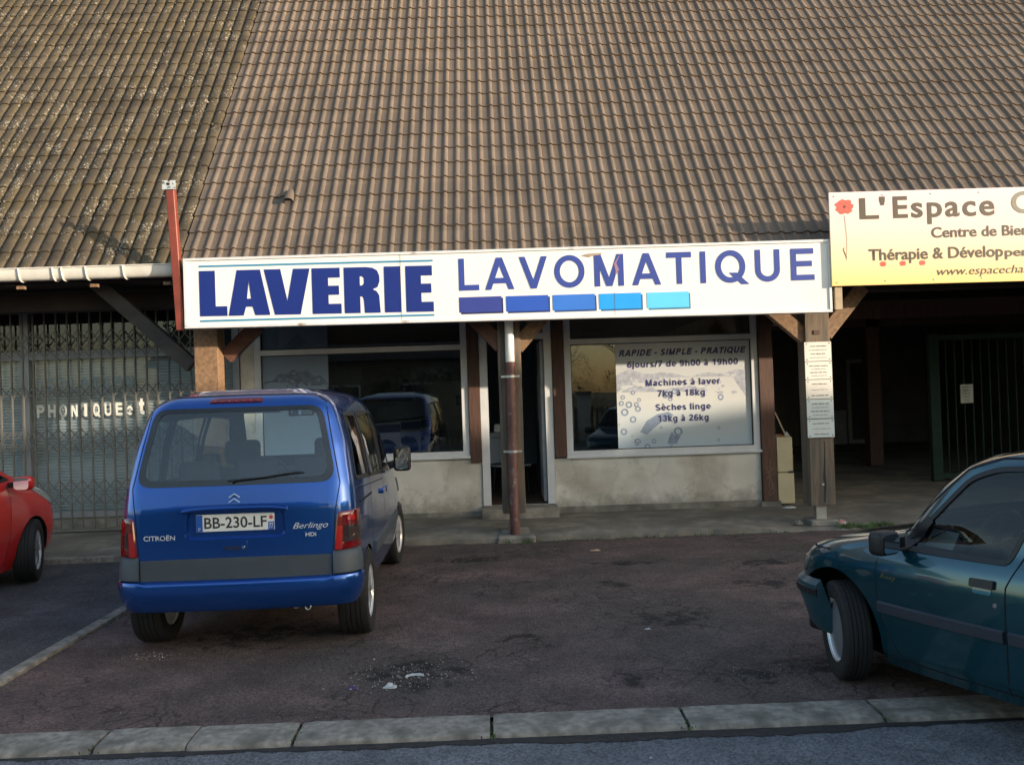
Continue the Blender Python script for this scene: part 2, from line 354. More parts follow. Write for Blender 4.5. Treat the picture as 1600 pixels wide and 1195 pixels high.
    def patch(s, kind, poly, off=.003, skirt=None, k=5, dens=.04, edge=0.):
        P = dense(poly, dens); cx = sum(p[0] for p in P)/len(P); cz = sum(p[1] for p in P)/len(P); mb = MB(); n = len(P)
        for r in range(k):
            f = 1 - r/k; o = off if (r > 0 or not edge) else off-edge
            if edge and r == 0: o = off-edge
            ff = 1 if r == 0 else (1-(r-1+.25)/(k-.5) if edge else f)
            for a, z in P: mb.v.append(tuple(s.at(kind, cx+(a-cx)*ff, cz+(z-cz)*ff, o)))
        mb.v.append(tuple(s.at(kind, cx, cz, off)))
        for r in range(k-1):
            for i in range(n): mb.f.append((r*n+i, r*n+(i+1) % n, (r+1)*n+(i+1) % n, (r+1)*n+i))
        for i in range(n): mb.f.append(((k-1)*n+i, (k-1)*n+(i+1) % n, k*n))
        if skirt is not None:
            b = len(mb.v)
            for a, z in P: mb.v.append(tuple(s.at(kind, a, z, skirt)))
            for i in range(n): mb.f.append((i, b+i, b+(i+1) % n, (i+1) % n))
        return mb
    def border(s, kind, outer, inner, off=.006, skirt=-.004):
        n = 96; A = resample(outer, n); B = resample(inner, n); mb = MB()
        rows = [(A, skirt), (A, off), (B, off), (B, skirt)]
        for P, o in rows:
            for a, z in P: mb.v.append(tuple(s.at(kind, a, z, o)))
        for r in range(3):
            for i in range(n): mb.f.append((r*n+i, r*n+(i+1) % n, (r+1)*n+(i+1) % n, (r+1)*n+i))
        return mb
    def ribbon(s, kind, path, w=.006, off=.0015):
        P = dense(path, .04, closed=False); mb = MB()
        for i, (a, z) in enumerate(P):
            q0 = P[max(i-1, 0)]; q1 = P[min(i+1, len(P)-1)]; dx, dz = q1[0]-q0[0], q1[1]-q0[1]; L = math.hypot(dx, dz) or 1
            nx, nz = -dz/L*w/2, dx/L*w/2
            mb.v.append(tuple(s.at(kind, a+nx, z+nz, off))); mb.v.append(tuple(s.at(kind, a-nx, z-nz, off)))
        for i in range(len(P)-1): mb.f.append((2*i, 2*i+1, 2*i+3, 2*i+2))
        return mb
    def band(s, kind, a0, a1, zlo, zhi, prof, n=60):
        """horizontal moulding: zlo/zhi constants or functions of a, prof = [(v 0..1, offset)]"""
        mb = MB(); A = np.linspace(a0, a1, n); m = len(prof)
        for a in A:
            l = zlo(a) if callable(zlo) else zlo; h = zhi(a) if callable(zhi) else zhi
            for v, o in prof: mb.v.append(tuple(s.at(kind, a, l+(h-l)*v, o)))
        for i in range(n-1):
            for j in range(m-1): mb.f.append((i*m+j, i*m+j+1, (i+1)*m+j+1, (i+1)*m+j))
        mb.f.append(tuple(range(m))); mb.f.append(tuple((n-1)*m+j for j in range(m)))
        return mb
def inpoly(x, y, P):
    r = np.zeros(len(x), bool); n = len(P)
    for i in range(n):
        x0, y0 = P[i]; x1, y1 = P[(i+1) % n]
        if y0 == y1: continue
        r ^= ((y0 > y) != (y1 > y)) & (x < (x1-x0)*(y-y0)/(y1-y0)+x0)
    return r
def nearest(P, x, y):
    best = (x, y, 9)
    for i in range(len(P)):
        x0, y0 = P[i]; x1, y1 = P[(i+1) % len(P)]; dx, dy = x1-x0, y1-y0; L = dx*dx+dy*dy
        t = max(0, min(1, ((x-x0)*dx+(y-y0)*dy)/L)) if L else 0; qx, qy = x0+dx*t, y0+dy*t; d = math.hypot(x-qx, y-qy)
        if d < best[2]: best = (qx, qy, d)
    return best
def dense(P, d, closed=True):
    out = []; n = len(P)
    for i in range(n if closed else n-1):
        a, b = P[i], P[(i+1) % n]; k = max(1, int(math.hypot(b[0]-a[0], b[1]-a[1])/d+.5))
        for j in range(k): out.append((a[0]+(b[0]-a[0])*j/k, a[1]+(b[1]-a[1])*j/k))
    if not closed: out.append(P[-1])
    return out
def resample(P, n):
    Q = np.array(P+[P[0]]); S = np.concatenate([[0], np.cumsum(np.hypot(*np.diff(Q, axis=0).T))]); t = np.linspace(0, S[-1], n+1)[:-1]
    return list(zip(np.interp(t, S, Q[:, 0]), np.interp(t, S, Q[:, 1])))
def rpoly(P, r, k=5):
    """round the corners of a polygon; r scalar or list"""
    out = []; n = len(P)
    for i in range(n):
        p0, p, p1 = Vector(P[i-1]), Vector(P[i]), Vector(P[(i+1) % n]); rr = r[i] if hasattr(r, '__len__') else r
        a = (p0-p); b = (p1-p); ra = min(rr, a.length*.48, b.length*.48); a = p + a.normalized()*ra; b = p + b.normalized()*ra
        for j in range(k+1):
            t = j/k; q = a*(1-t)**2 + p*2*t*(1-t) + b*t*t; out.append((q.x, q.y))
    return out
def scale_poly(P, d):
    """inset a polygon by d"""
    n = len(P); ar = sum(P[i][0]*P[(i+1) % n][1]-P[(i+1) % n][0]*P[i][1] for i in range(n)); sg = 1 if ar > 0 else -1; out = []
    for i in range(n):
        p0, p1 = P[i-2 if P[i-1] == P[i] else i-1], P[(i+1) % n]; dx, dy = p1[0]-p0[0], p1[1]-p0[1]; L = math.hypot(dx, dy) or 1
        out.append((P[i][0]-dy/L*d*sg, P[i][1]+dx/L*d*sg))
    return out
def arch_poly(yc, zc, r, n=28): return [(yc+r*cos(a), zc+r*sin(a)) for a in np.linspace(-pi*.35, pi*1.35, n)]

def make_wheel(root, x, y, r, w, side, steer, rimm, tyrem, r_rim, style='spoke', cap=None):
    """wheel part (rim) with tyre and hub cap sub-parts; side +1 = right"""
    T = Matrix.Translation((x, y, r)) @ Matrix.Rotation(steer, 4, 'Z')
    def fin(mb, name, m, par, sm=40):
        me = mb.mesh(name, sm); me.transform(T); me.update(); return link(name, me, m, par)
    rim = MB(); s = side; h = w/2
    rim.lathe([(r_rim*.99, -h*.9), (r_rim*.93, -h*.8), (r_rim*.9, h*.3), (r_rim*.92, h*.75), (r_rim*.985, h*.88), (r_rim*1.0, h*.92)], 40)
    wo = fin(MB().add([(v[0]*s, v[1], v[2]) for v in rim.v], rim.f), 'wheel', rimm, root)
    t = MB(); prof = [(r_rim*.97, -h*.86), (r_rim*1.06, -h*1.0), (r*.86, -h*1.08), (r*.955, -h*1.0), (r*.99, -h*.84)]
    for gx in (-.5, -.17, .17, .5):
        prof += [(r, h*(gx-.11)), (r, h*(gx+.0)), (r-.007, h*(gx+.015)), (r-.007, h*(gx+.05)), (r, h*(gx+.065))]
    prof += [(r*.99, h*.84), (r*.955, h*1.0), (r*.86, h*1.08), (r_rim*1.06, h*1.0), (r_rim*.97, h*.86)]
    t.lathe(prof, 56); fin(t, 'tyre', tyrem, wo, 30)
    d = MB()
    d.lathe([(r_rim*.95, h*.5), (r_rim*.9, h*.62), (r_rim*.75, h*.7), (r_rim*.4, h*.8), (r_rim*.2, h*.85), (.001, h*.86)], 40)
    if style == 'spoke':
        for i in range(7):
            a = 2*pi*i/7; ca, sa = cos(a), sin(a); p = MB()
            for rr, ww, hh in ((r_rim*.16, .022, h*.9), (r_rim*.55, .020, h*.92), (r_rim*.93, .03, h*.78)):
                for q in (-1, 1): p.v += [(hh, rr*ca - q*ww*sa, rr*sa + q*ww*ca), (h*.5, rr*ca - q*(ww+.004)*sa, rr*sa + q*(ww+.004)*ca)]
            p.f = [(0,2,6,4),(4,6,10,8),(0,4,5,1),(4,8,9,5),(2,3,7,6),(6,7,11,10),(8,10,11,9)]
            d.add(p.v, p.f)
    fin(MB().add([(v[0]*s, v[1], v[2]) for v in d.v], d.f), 'hubcap', cap or rimm, wo)
    return wo

def seat(root, x, y, z, m, w=.5, lean=.18, hh=.62):
    b = MB().box(-w/2, w/2, -.25, .25, 0, .16); me = b.mesh('s', 40, .05, 3)
    bb = MB().add([(-w/2,-.34,.12),(w/2,-.34,.12),(w/2,-.18,.12),(-w/2,-.18,.12),(-w*.42,-.34-lean*1,hh+.1),(w*.42,-.34-lean,hh+.1),(w*.4,-.24-lean,hh+.1),(-w*.4,-.24-lean,hh+.1)],
        [(0,3,2,1),(4,5,6,7),(0,1,5,4),(1,2,6,5),(2,3,7,6),(3,0,4,7)]); m2 = bb.mesh('s2', 40, .045, 3)
    bm = bmesh.new(); bm.from_mesh(me); bm.from_mesh(m2); bm.to_mesh(me); bm.free(); me.transform(Matrix.Translation((x, y, z))); shade(me, 40)
    o = link('seat', me, m, root)
    hr = MB().box(-.15, .15, -.05, .05, -.1, .1).mesh('h', 40, .045, 3); hr.transform(Matrix.Translation((x, y-.29-lean, z+hh+.23))); link('headrest', hr, m, o)
    return o
def steering(root, x, y, z, m):
    mb = MB(); R = .19; n = 28; T = Matrix.Translation((x, y, z)) @ Matrix.Rotation(radians(-62), 4, 'X')
    mb.tube([T @ Vector((R*cos(2*pi*i/n), R*sin(2*pi*i/n), 0)) for i in range(n+1)], .014, 8, False)
    for a in (0, pi, -pi/2): mb.bar(T @ Vector((0, 0, -.02)), T @ Vector((R*cos(a), R*sin(a), 0)), .04, .02)
    return mobj('steering_wheel', mb, m, root, 50)
# ---------------------------------------------------------------- material set
def ground_mat(name, base, red, spots, scale=1.0, crack=True):
    """worn asphalt: aggregate speckle, reddish patches, oil stains at given places, cracks"""
    m = bpy.data.materials.new(name); m.use_nodes = True; n = m.node_tree.nodes; l = m.node_tree.links; b = n['Principled BSDF']
    tc = n.new('ShaderNodeTexCoord'); P = tc.outputs['Object']
    def noise(s, d=8, r=.6):
        q = n.new('ShaderNodeTexNoise'); q.inputs['Scale'].default_value = s; q.inputs['Detail'].default_value = d; q.inputs['Roughness'].default_value = r; l.new(P, q.inputs['Vector']); return q.outputs[0]
    def rng_(v, a, b_, c, d):
        q = n.new('ShaderNodeMapRange'); l.new(v, q.inputs[0])
        for i, x in enumerate((a, b_, c, d)): q.inputs[i+1].default_value = x
        return q.outputs[0]
    def mix(f, a, c, mode='MIX'):
        q = n.new('ShaderNodeMixRGB'); q.blend_type = mode
        for s_, v in ((q.inputs[0], f), (q.inputs[1], a), (q.inputs[2], c)):
            if isinstance(v, (int, float)): s_.default_value = v
            elif isinstance(v, tuple): s_.default_value = (*v, 1)
            else: l.new(v, s_)
        return q.outputs[0]
    c = mix(rng_(noise(.55), .42, .60, 0, 1), base, red)
    c = mix(rng_(noise(2.3), .35, .7, 0, .75), c, tuple(x*.48 for x in base))
    c = mix(rng_(noise(1.1, 9, .7), .54, .66, 0, .5), c, tuple(min(1, x*1.55) for x in base))
    c = mix(rng_(noise(9, 8, .7), .52, .70, 0, .6), c, tuple(x*.5 for x in base))
    sp = n.new('ShaderNodeTexVoronoi'); sp.inputs['Scale'].default_value = 85*scale; l.new(P, sp.inputs['Vector'])
    c = mix(1., c, rng_(sp.outputs['Color'], .1, .9, .62, 1.5), 'MULTIPLY')
    c = mix(1., c, rng_(noise(260, 2), .3, .7, .75, 1.3), 'MULTIPLY')
    wn = n.new('ShaderNodeTexVoronoi'); wn.inputs['Scale'].default_value = 34; l.new(P, wn.inputs['Vector'])
    c = mix(rng_(wn.outputs['Distance'], .05, .075, .5, 0), c, (.3, .29, .27))
    if spots:
        d = None; wob = noise(7, 10, .75)
        for x, y, r, k in spots:
            vm = n.new('ShaderNodeVectorMath'); vm.operation = 'SUBTRACT'; l.new(P, vm.inputs[0]); vm.inputs[1].default_value = (x, y, 0)
            sc = n.new('ShaderNodeVectorMath'); sc.operation = 'MULTIPLY'; l.new(vm.outputs[0], sc.inputs[0]); sc.inputs[1].default_value = (1/(r*k), 1/r, 0)
            ln = n.new('ShaderNodeVectorMath'); ln.operation = 'LENGTH'; l.new(sc.outputs[0], ln.inputs[0])
            ad = n.new('ShaderNodeMath'); ad.operation = 'MULTIPLY_ADD'; l.new(wob, ad.inputs[0]); ad.inputs[1].default_value = 6.5; l.new(ln.outputs['Value'], ad.inputs[2])
            v = rng_(ad.outputs[0], 3.4, 4.1, .88, 0)
            if d is None: d = v
            else:
                mx = n.new('ShaderNodeMath'); mx.operation = 'MAXIMUM'; l.new(d, mx.inputs[0]); l.new(v, mx.inputs[1]); d = mx.outputs[0]
        c = mix(d, c, (.012, .011, .011))
    bump = noise(120, 3)
    if crack:
        dn = n.new('ShaderNodeTexNoise'); dn.inputs['Scale'].default_value = 3.; dn.inputs['Detail'].default_value = 5; l.new(P, dn.inputs['Vector'])
        av = n.new('ShaderNodeMixRGB'); av.blend_type = 'ADD'; av.inputs[0].default_value = .35; l.new(P, av.inputs[1]); l.new(dn.outputs['Color'], av.inputs[2])
        cv = n.new('ShaderNodeTexVoronoi'); cv.feature = 'DISTANCE_TO_EDGE'; cv.inputs['Scale'].default_value = 5.5; l.new(av.outputs[0], cv.inputs['Vector'])
        cm = n.new('ShaderNodeMath'); cm.operation = 'MULTIPLY'; l.new(rng_(cv.outputs['Distance'], .002, .050, .9, 0), cm.inputs[0]); l.new(rng_(noise(.8, 3), .47, .56, 0, 1), cm.inputs[1])
        c = mix(cm.outputs[0], c, tuple(x*.25 for x in base))
    l.new(c, b.inputs['Base Color']); b.inputs['Roughness'].default_value = .85; b.inputs['Specular IOR Level'].default_value = .3
    bp = n.new('ShaderNodeBump'); bp.inputs['Strength'].default_value = .7; bp.inputs['Distance'].default_value = .012
    hs = n.new('ShaderNodeMath'); hs.operation = 'ADD'; l.new(bump, hs.inputs[0]); l.new(sp.outputs['Distance'], hs.inputs[1]); l.new(hs.outputs[0], bp.inputs['Height']); l.new(bp.outputs[0], b.inputs['Normal'])
    return m
def tile_mat(name, base, var, lichen=0., moss=0., gauge=.32, wdt=.305, dirt=(.05,.042,.03)):
    m = bpy.data.materials.new(name); m.use_nodes = True; n = m.node_tree.nodes; l = m.node_tree.links; b = n['Principled BSDF']
    ge = n.new('ShaderNodeNewGeometry'); P = ge.outputs['Position']
    vm = n.new('ShaderNodeVectorMath'); vm.operation = 'MULTIPLY'; l.new(P, vm.inputs[0]); vm.inputs[1].default_value = (1/wdt, 0, 1/(gauge*.7604))
    fl = n.new('ShaderNodeVectorMath'); fl.operation = 'FLOOR'; l.new(vm.outputs[0], fl.inputs[0])
    wn = n.new('ShaderNodeTexWhiteNoise'); l.new(fl.outputs[0], wn.inputs['Vector'])
    def rng_(v, a, b_, c, d):
        q = n.new('ShaderNodeMapRange'); l.new(v, q.inputs[0])
        for i, x in enumerate((a, b_, c, d)): q.inputs[i+1].default_value = x
        return q.outputs[0]
    def noise(s, d=6, r=.55):
        q = n.new('ShaderNodeTexNoise'); q.inputs['Scale'].default_value = s; q.inputs['Detail'].default_value = d; q.inputs['Roughness'].default_value = r; l.new(P, q.inputs['Vector']); return q.outputs[0]
    def mix(f, a, c, mode='MIX'):
        q = n.new('ShaderNodeMixRGB'); q.blend_type = mode
        for s_, v in ((q.inputs[0], f), (q.inputs[1], a), (q.inputs[2], c)):
            if isinstance(v, (int, float)): s_.default_value = v
            elif isinstance(v, tuple): s_.default_value = (*v, 1)
            else: l.new(v, s_)
        return q.outputs[0]
    c = mix(1., base, rng_(wn.outputs['Value'], 0, 1, 1-var, 1+var), 'MULTIPLY')
    c = mix(1., c, rng_(noise(1.1, 4), .3, .7, .88, 1.12), 'MULTIPLY')
    c = mix(1., c, rng_(noise(45, 4), .3, .7, .85, 1.15), 'MULTIPLY')
    if moss: c = mix(rng_(noise(2.2, 8, .7), .45, .62, 0, moss), c, dirt)
    if lichen:
        for sc, col_, th in ((30, (.60, .58, .50), .30), (12, (.34, .30, .20), .22)):
            av = n.new('ShaderNodeMixRGB'); av.blend_type = 'ADD'; av.inputs[0].default_value = .04; l.new(P, av.inputs[1])
            nn = n.new('ShaderNodeTexNoise'); nn.inputs['Scale'].default_value = 40; l.new(P, nn.inputs['Vector']); l.new(nn.outputs['Color'], av.inputs[2])
            v = n.new('ShaderNodeTexVoronoi'); v.inputs['Scale'].default_value = sc; l.new(av.outputs[0], v.inputs['Vector'])
            g = n.new('ShaderNodeMath'); g.operation = 'MULTIPLY'; l.new(rng_(v.outputs['Distance'], th*.75, th, 1, 0), g.inputs[0])
            l.new(rng_(noise(3.5, 5, .7), .50, .60, 0, lichen), g.inputs[1]); c = mix(g.outputs[0], c, col_)
    l.new(c, b.inputs['Base Color']); b.inputs['Roughness'].default_value = .8; b.inputs['Specular IOR Level'].default_value = .3
    bp = n.new('ShaderNodeBump'); bp.inputs['Strength'].default_value = .35; bp.inputs['Distance'].default_value = .006
    l.new(noise(110, 3), bp.inputs['Height']); l.new(bp.outputs[0], b.inputs['Normal'])
    return m
white_pvc = mat('white_pvc', (.62, .63, .64), .35, var=.06)
wood_dark = mat('dark_stained_wood', (.085, .040, .026), .65, var=.35, scale=3, grain=(14, 14, 1.2), bump=.3, bscale=20)
wood_grey = mat('weathered_oak', (.17, .125, .085), .8, var=.4, scale=3, grain=(16, 16, 1.0), bump=.5, bscale=16, c2=(.10, .085, .07), mixs=1.5)
wood_brace = mat('brace_oak', (.22, .13, .07), .75, var=.35, scale=4, grain=(6, 6, 6), bump=.4, bscale=30)
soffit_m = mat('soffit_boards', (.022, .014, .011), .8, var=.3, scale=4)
render_m = mat('lime_render', (.68, .64, .56), .9, var=.10, scale=3, bump=.5, bscale=140, c2=(.45, .40, .32), mixs=1.7, mixt=(.50, .70))
conc = mat('concrete', (.26, .24, .20), .9, var=.25, scale=9, bump=.6, bscale=120, c2=(.12, .115, .10), mixs=2.5, mixt=(.45, .65))
pave_m = mat('pavement_concrete', (.21, .19, .155), .92, var=.28, scale=7, bump=.7, bscale=110, c2=(.13, .12, .098), mixs=1.6, mixt=(.42, .62))
kerb_m = mat('kerb_concrete', (.27, .245, .21), .9, var=.35, scale=22, bump=.8, bscale=150, c2=(.13, .12, .10), mixs=6, mixt=(.46, .68))
black_pl = mat('black_plastic', (.012, .012, .013), .5, var=.1)
rubber = mat('tyre_rubber', (.011, .0105, .0105), .8, var=.25, scale=20, bump=.2, bscale=80)
under_m = mat('dark_underbody', (.01, .01, .01), .9, var=.1)
steel = mat('zinc_steel', (.45, .45, .44), .4, metal=.8, var=.15)
chrome = mat('chrome', (.75, .75, .76), .12, metal=1., var=.03)
dark_int = mat('dark_interior', (.02, .02, .022), .9, var=.2)
shop_glass = glass('shop_window_glass', (.66, .72, .78), 1., 1.75)
ink_navy = mat('navy_print', (.012, .018, .11), .5, var=.05)

# ---------------------------------------------------------------- ground, road, bay, kerbs
def sheet(name, x0, x1, y0, y1, z, m, label=None):
    o = mobj(name, MB().add([(x0,y0,z),(x1,y0,z),(x1,y1,z),(x0,y1,z)], [(0,1,2,3)]), m); return tag(o, kind='structure')
sheet('ground', -900, 900, -900, 900, -.12, mat('verge_grass', (.05, .06, .025), .95, var=.3, scale=.8, bump=.5))
sheet('road', -60, 24, -4.2, 4.60, -.03, ground_mat('road_asphalt', (.15, .158, .178), (.165, .168, .185), [(1.9, 3.9, .06, 3)], crack=False))
STAINS = [(1.95, 5.35, .20, 2.2), (1.50, 5.25, .16, 2.0), (.75, 5.25, .12, 1.6), (-.62, 5.62, .26, 1.3), (-.45, 5.35, .14, 2), (2.3, 7.7, .22, 1.9), (1.0, 7.9, .17, 1.2),
          (1.3, 6.6, .25, 1.4), (2.6, 8.6, .2, 2.5), (.1, 6.3, .14, 1.3), (-.3, 5.6, .12, 1.6), (1.2, 8.8, .15, 3), (-1.3, 9.1, .2, 1.2), (-.3, 9.3, .2, 2), (2.9, 6.2, .3, 1.4), (-1.8, 6.6, .35, 1.6)]
sheet('parking_bay', -3.10, 14., 4.75, 10.36, 0., ground_mat('red_brown_asphalt', (.104, .082, .073), (.158, .102, .092), STAINS))
sheet('asphalt_bay', -12., -3.10, 4.75, 10.06, -.004, ground_mat('grey_asphalt', (.092, .092, .100), (.105, .100, .102), [(-4.6, 7.4, .2, 1.4)], crack=False))
# pavement under the arcade with a low ragged edge
pv = MB(); xs = np.arange(-12, 13.01, .08); N = len(xs)
for i, x in enumerate(xs):
    ye = 10.30 + .018*sin(x*9)+.012*sin(x*23+1)+random.uniform(-.012, .012) if x > -3.1 else 10.02
    ze = .065 + .01*sin(x*3) - (.05 if x > 2.9 else 0)*min(1, max(0, x-2.9)*2)
    pv.v += [(x, ye-.012, -.03), (x, ye, ze-.012), (x, ye+.02, ze), (x, 11.0, .085), (x, 24., .10)]
for i in range(N-1):
    for j in range(4): pv.f.append((i*5+j, i*5+5+j, i*5+6+j, i*5+1+j))
tag(mobj('pavement', pv, pave_m, smooth=30), kind='structure')
# front kerb: stones with mossy joints
kerb = tag(mobj('kerb', MB().box(-12, 12, 4.58, 4.76, -.2, -.02), mat('joint_moss', (.045, .055, .02), .95, var=.4, scale=30)), kind='structure')
x = -12.0 + .335
jx = [-2.07+1.0*k for k in range(-9, 12)]
for i in range(len(jx)-1):
    a, b = jx[i]+.009, jx[i+1]-.009; cuts = [(a, b)]
    if -2.08 < jx[i] < -2.06: cuts = [(a, a+.455), (a+.465, b)]
    if -2.96 < jx[i] < -2.93: cuts = [(a, b)]
    for a_, b_ in cuts:
        mb = MB(); n = 14; g = random.uniform(-.006, .006)
        prof = [(4.522, -.16), (4.525, -.026), (4.532, -.012), (4.545, -.003), (4.60, .003), (4.72, .007), (4.780, .006), (4.788, -.01), (4.790, -.08)]
        for k in range(n+1):
            xx = a_+(b_-a_)*k/n; e = random.uniform(.002, .006) if k in (0, n) else 0
            for y, z in prof: mb.v.append((xx, y+g+random.uniform(-.002, .002)+(e if y < 4.55 else 0), z-e+random.uniform(-.0015, .0015)))
        m_ = len(prof)
        for k in range(n):
            for j in range(m_-1): mb.f.append((k*m_+j, (k+1)*m_+j, (k+1)*m_+j+1, k*m_+j+1))
        mb.f += [tuple(range(m_)), tuple(n*m_+j for j in range(m_))[::-1]]
        mobj('kerb_stone', mb, kerb_m, kerb, 28)
gd = MB(); xs_ = np.arange(-12, 12.01, .05); 
for x in xs_:
    w = .022+.035*abs(sin(x*1.3))*abs(sin(x*2.9+.5))+.045*max(0, sin(x*.7+1))**2+random.uniform(0, .030); gd.v += [(x, 4.53, -.026), (x, 4.53-w, -.026)]
gd.f = [(2*i, 2*i+1, 2*i+3, 2*i+2) for i in range(len(xs_)-1)]; tag(mobj('gutter_dirt', gd, mat('wet_dirt', (.022, .020, .019), .8, var=.5, scale=30, bump=.6, bscale=60)), kind='stuff')
# dividing kerb between the two bays, and edge kerb of the left bay
dv = tag(mobj('dividing_kerb', MB().box(-3.20, -3.10, 4.72, 10.25, -.1, -.01), mat('joint_moss', (.05,.06,.02))), kind='structure')
for k in range(6):
    y0 = 4.74+.99*k; y1 = min(y0+.98, 10.22)
    if y1 > y0: mobj('kerb_stone', MB().box(-3.205, -3.105, y0, y1, -.08, .022+random.uniform(-.004, .004)), kerb_m, dv, None, .01, 2)
ek = tag(mobj('edge_kerb', MB().box(-9, -3.22, 9.98, 10.08, -.1, .03), kerb_m), kind='structure')
for k in range(6): mobj('kerb_stone', MB().box(-9+k*.97, -9+k*.97+.96, 9.965, 10.085, -.05, .055+random.uniform(-.004, .004)), kerb_m, ek, None, .012, 2)

# ---------------------------------------------------------------- roofs
TH = radians(49.5); cT, sT = cos(TH), sin(TH); G = .32; TW = .305
def tile_mesh(kind=0):
    """interlocking double-roll tile, local: x across, y up the slope (along), z normal"""
    per = TW/2; L = G+.03; mb = MB()
    if kind == 0: pr = [(0, .001), (.066, 0), (.074, .004), (.088, .014), (.104, .0205), (.120, .0205), (.136, .012), (.1475, .001)]
    else: pr = [(0, .0), (.008, -.004), (.018, -.004), (.024, .020), (.036, .031), (.080, .034), (.118, .031), (.136, .022), (.146, .002)]
    pts = []
    for k in range(2): pts += [(px+k*per, pz + (.003 if (k and px > .1 and kind == 0) else 0)) for px, pz in pr]
    pts.append((TW-.0015, 0)); n = len(pts)
    bt = .027 if kind == 0 else .017
    for (y, dz) in ((0, bt), (L, .003)):
        for px, pz in pts: mb.v.append((px, y, pz+dz))
    for px, pz in pts: mb.v.append((px, .003, pz+bt-.020))
    for i in range(n-1): mb.f += [(i, i+1, n+i+1, n+i), (2*n+i, 2*n+i+1, i+1, i)]
    me = mb.mesh('roof_tile'); shade(me, 42); return me
def slope_pt(x, s, y0, z0, n=0.): return Vector((x, y0+s*cT-n*sT, z0+s*sT+n*cT))
def tile_matrix(x, s, y0, z0, n=0., rz=0., rx=0.):
    B = Matrix(((1, 0, 0), (0, cT, -sT), (0, sT, cT))).to_4x4()
    return Matrix.Translation(slope_pt(x, s, y0, z0, n)) @ B @ Matrix.Rotation(rz, 4, 'Z') @ Matrix.Rotation(rx, 4, 'X')
def lay_roof(parent, me, m, x0, ncol, nrow, y0, z0, vis, jit, n0=0., s0=0., skip=()):
    cells = [(r, c) for r in range(nrow) for c in range(ncol) if (r, c) not in skip]
    cells.sort(key=lambda q: (0 if vis[0]-.3 < x0+q[1]*TW < vis[1] and q[0] > 0 else 1, q[0], abs(x0+q[1]*TW)))
    me.materials.append(m); rest = bmesh.new()
    for i, (r, c) in enumerate(cells):
        M_ = tile_matrix(x0+c*TW+random.gauss(0, jit*.4), s0+r*G+random.gauss(0, jit), y0, z0, n0+random.gauss(0, jit*.3), random.gauss(0, jit*1.2), random.gauss(0, jit*1.0))
        if i < 300:
            o = bpy.data.objects.new('roof_tile', me); col.objects.link(o); o.parent = parent; M_.translation -= ORG[parent.name]; o.matrix_local = M_
        else:
            t = me.copy(); t.transform(M_); rest.from_mesh(t); bpy.data.meshes.remove(t)
    rm = bpy.data.meshes.new('tiles'); rest.to_mesh(rm); rest.free(); shade(rm, 42); rm.materials.append(m)
    o = link('upper_roof_tiles', rm, m, parent); tag(o, kind='stuff')
laund = empty('laundromat_building', (.3, 12, .1), 0, 'laundromat with brown double-roll tiled roof over a timber arcade, pale rendered walls', 'building')
insul = empty('insulation_shop_building', (-6., 12, .1), 0, 'shop at the left under an old lichen-spotted tiled roof, its front closed off', 'building')
NEWT = tile_mat('new_roof_tile', (.137, .107, .085), .11, moss=.22, dirt=(.10, .075, .04))
OLDT = tile_mat('old_roof_tile', (.068, .054, .037), .28, lichen=.62, moss=.75, dirt=(.075, .058, .030))
RY, RZ = 10.46-.32*cT*1, 3.47-.32*sT*1          # lower edge of the lowest course
def deck(x0, x1, y0, z0, smax, parent, drop=.03):
    a = slope_pt(x0, .03, y0, z0, -drop); b = slope_pt(x0, smax, y0, z0, -drop); a2 = slope_pt(x0, .03, y0, z0, -drop-.08); b2 = slope_pt(x0, smax, y0, z0, -drop-.08)
    mb = MB().add([a, (x1, *a[1:]), (x1, *b[1:]), b, a2, (x1, *a2[1:]), (x1, *b2[1:]), b2], [(0,1,2,3),(7,6,5,4),(0,4,5,1),(3,2,6,7),(0,3,7,4),(1,5,6,2)])
    return mobj('roof', mb, soffit_m, parent)
rf1 = deck(-3.53, 11.7, RY, RZ, 8.3, laund); rf2 = deck(-25.8, -3.56, RY, RZ-.03, 8.3, insul)
lay_roof(rf1, tile_mesh(0), NEWT, -3.545, 50, 25, RY, RZ, (-3.6, 8.0), .0018)
lay_roof(rf2, tile_mesh(1), OLDT, -3.56-.305*72, 72, 25, RY, RZ-.01, (-9.6, -3.5), .005, s0=.05)
# vent tile hood
hd = MB(); n = 9
for j, (y, r, z) in enumerate(((0, .062, .028), (.10, .060, .024), (.20, .045, .010), (.27, .02, .0))):
    for i in range(n+1): a = pi*i/n; hd.v.append((r*cos(a), y, z+r*.85*sin(a)))
for j in range(3):
    for i in range(n): hd.f.append((j*(n+1)+i, j*(n+1)+i+1, (j+1)*(n+1)+i+1, (j+1)*(n+1)+i))
me = hd.mesh('vent', 50); vt = link('vent_tile_hood', me, NEWT, rf1); M_ = tile_matrix(-2.43, 1.12, RY, RZ, .045); M_.translation -= ORG[rf1.name]; vt.matrix_local = M_
me.transform(Matrix.Identity(4))
bk = MB().add([(.055*cos(pi*i/8), .012, .028+.047*sin(pi*i/8)) for i in range(9)], [tuple(range(9))]).mesh('bk'); o = link('vent_opening', bk, black_pl, rf1); o.matrix_local = M_
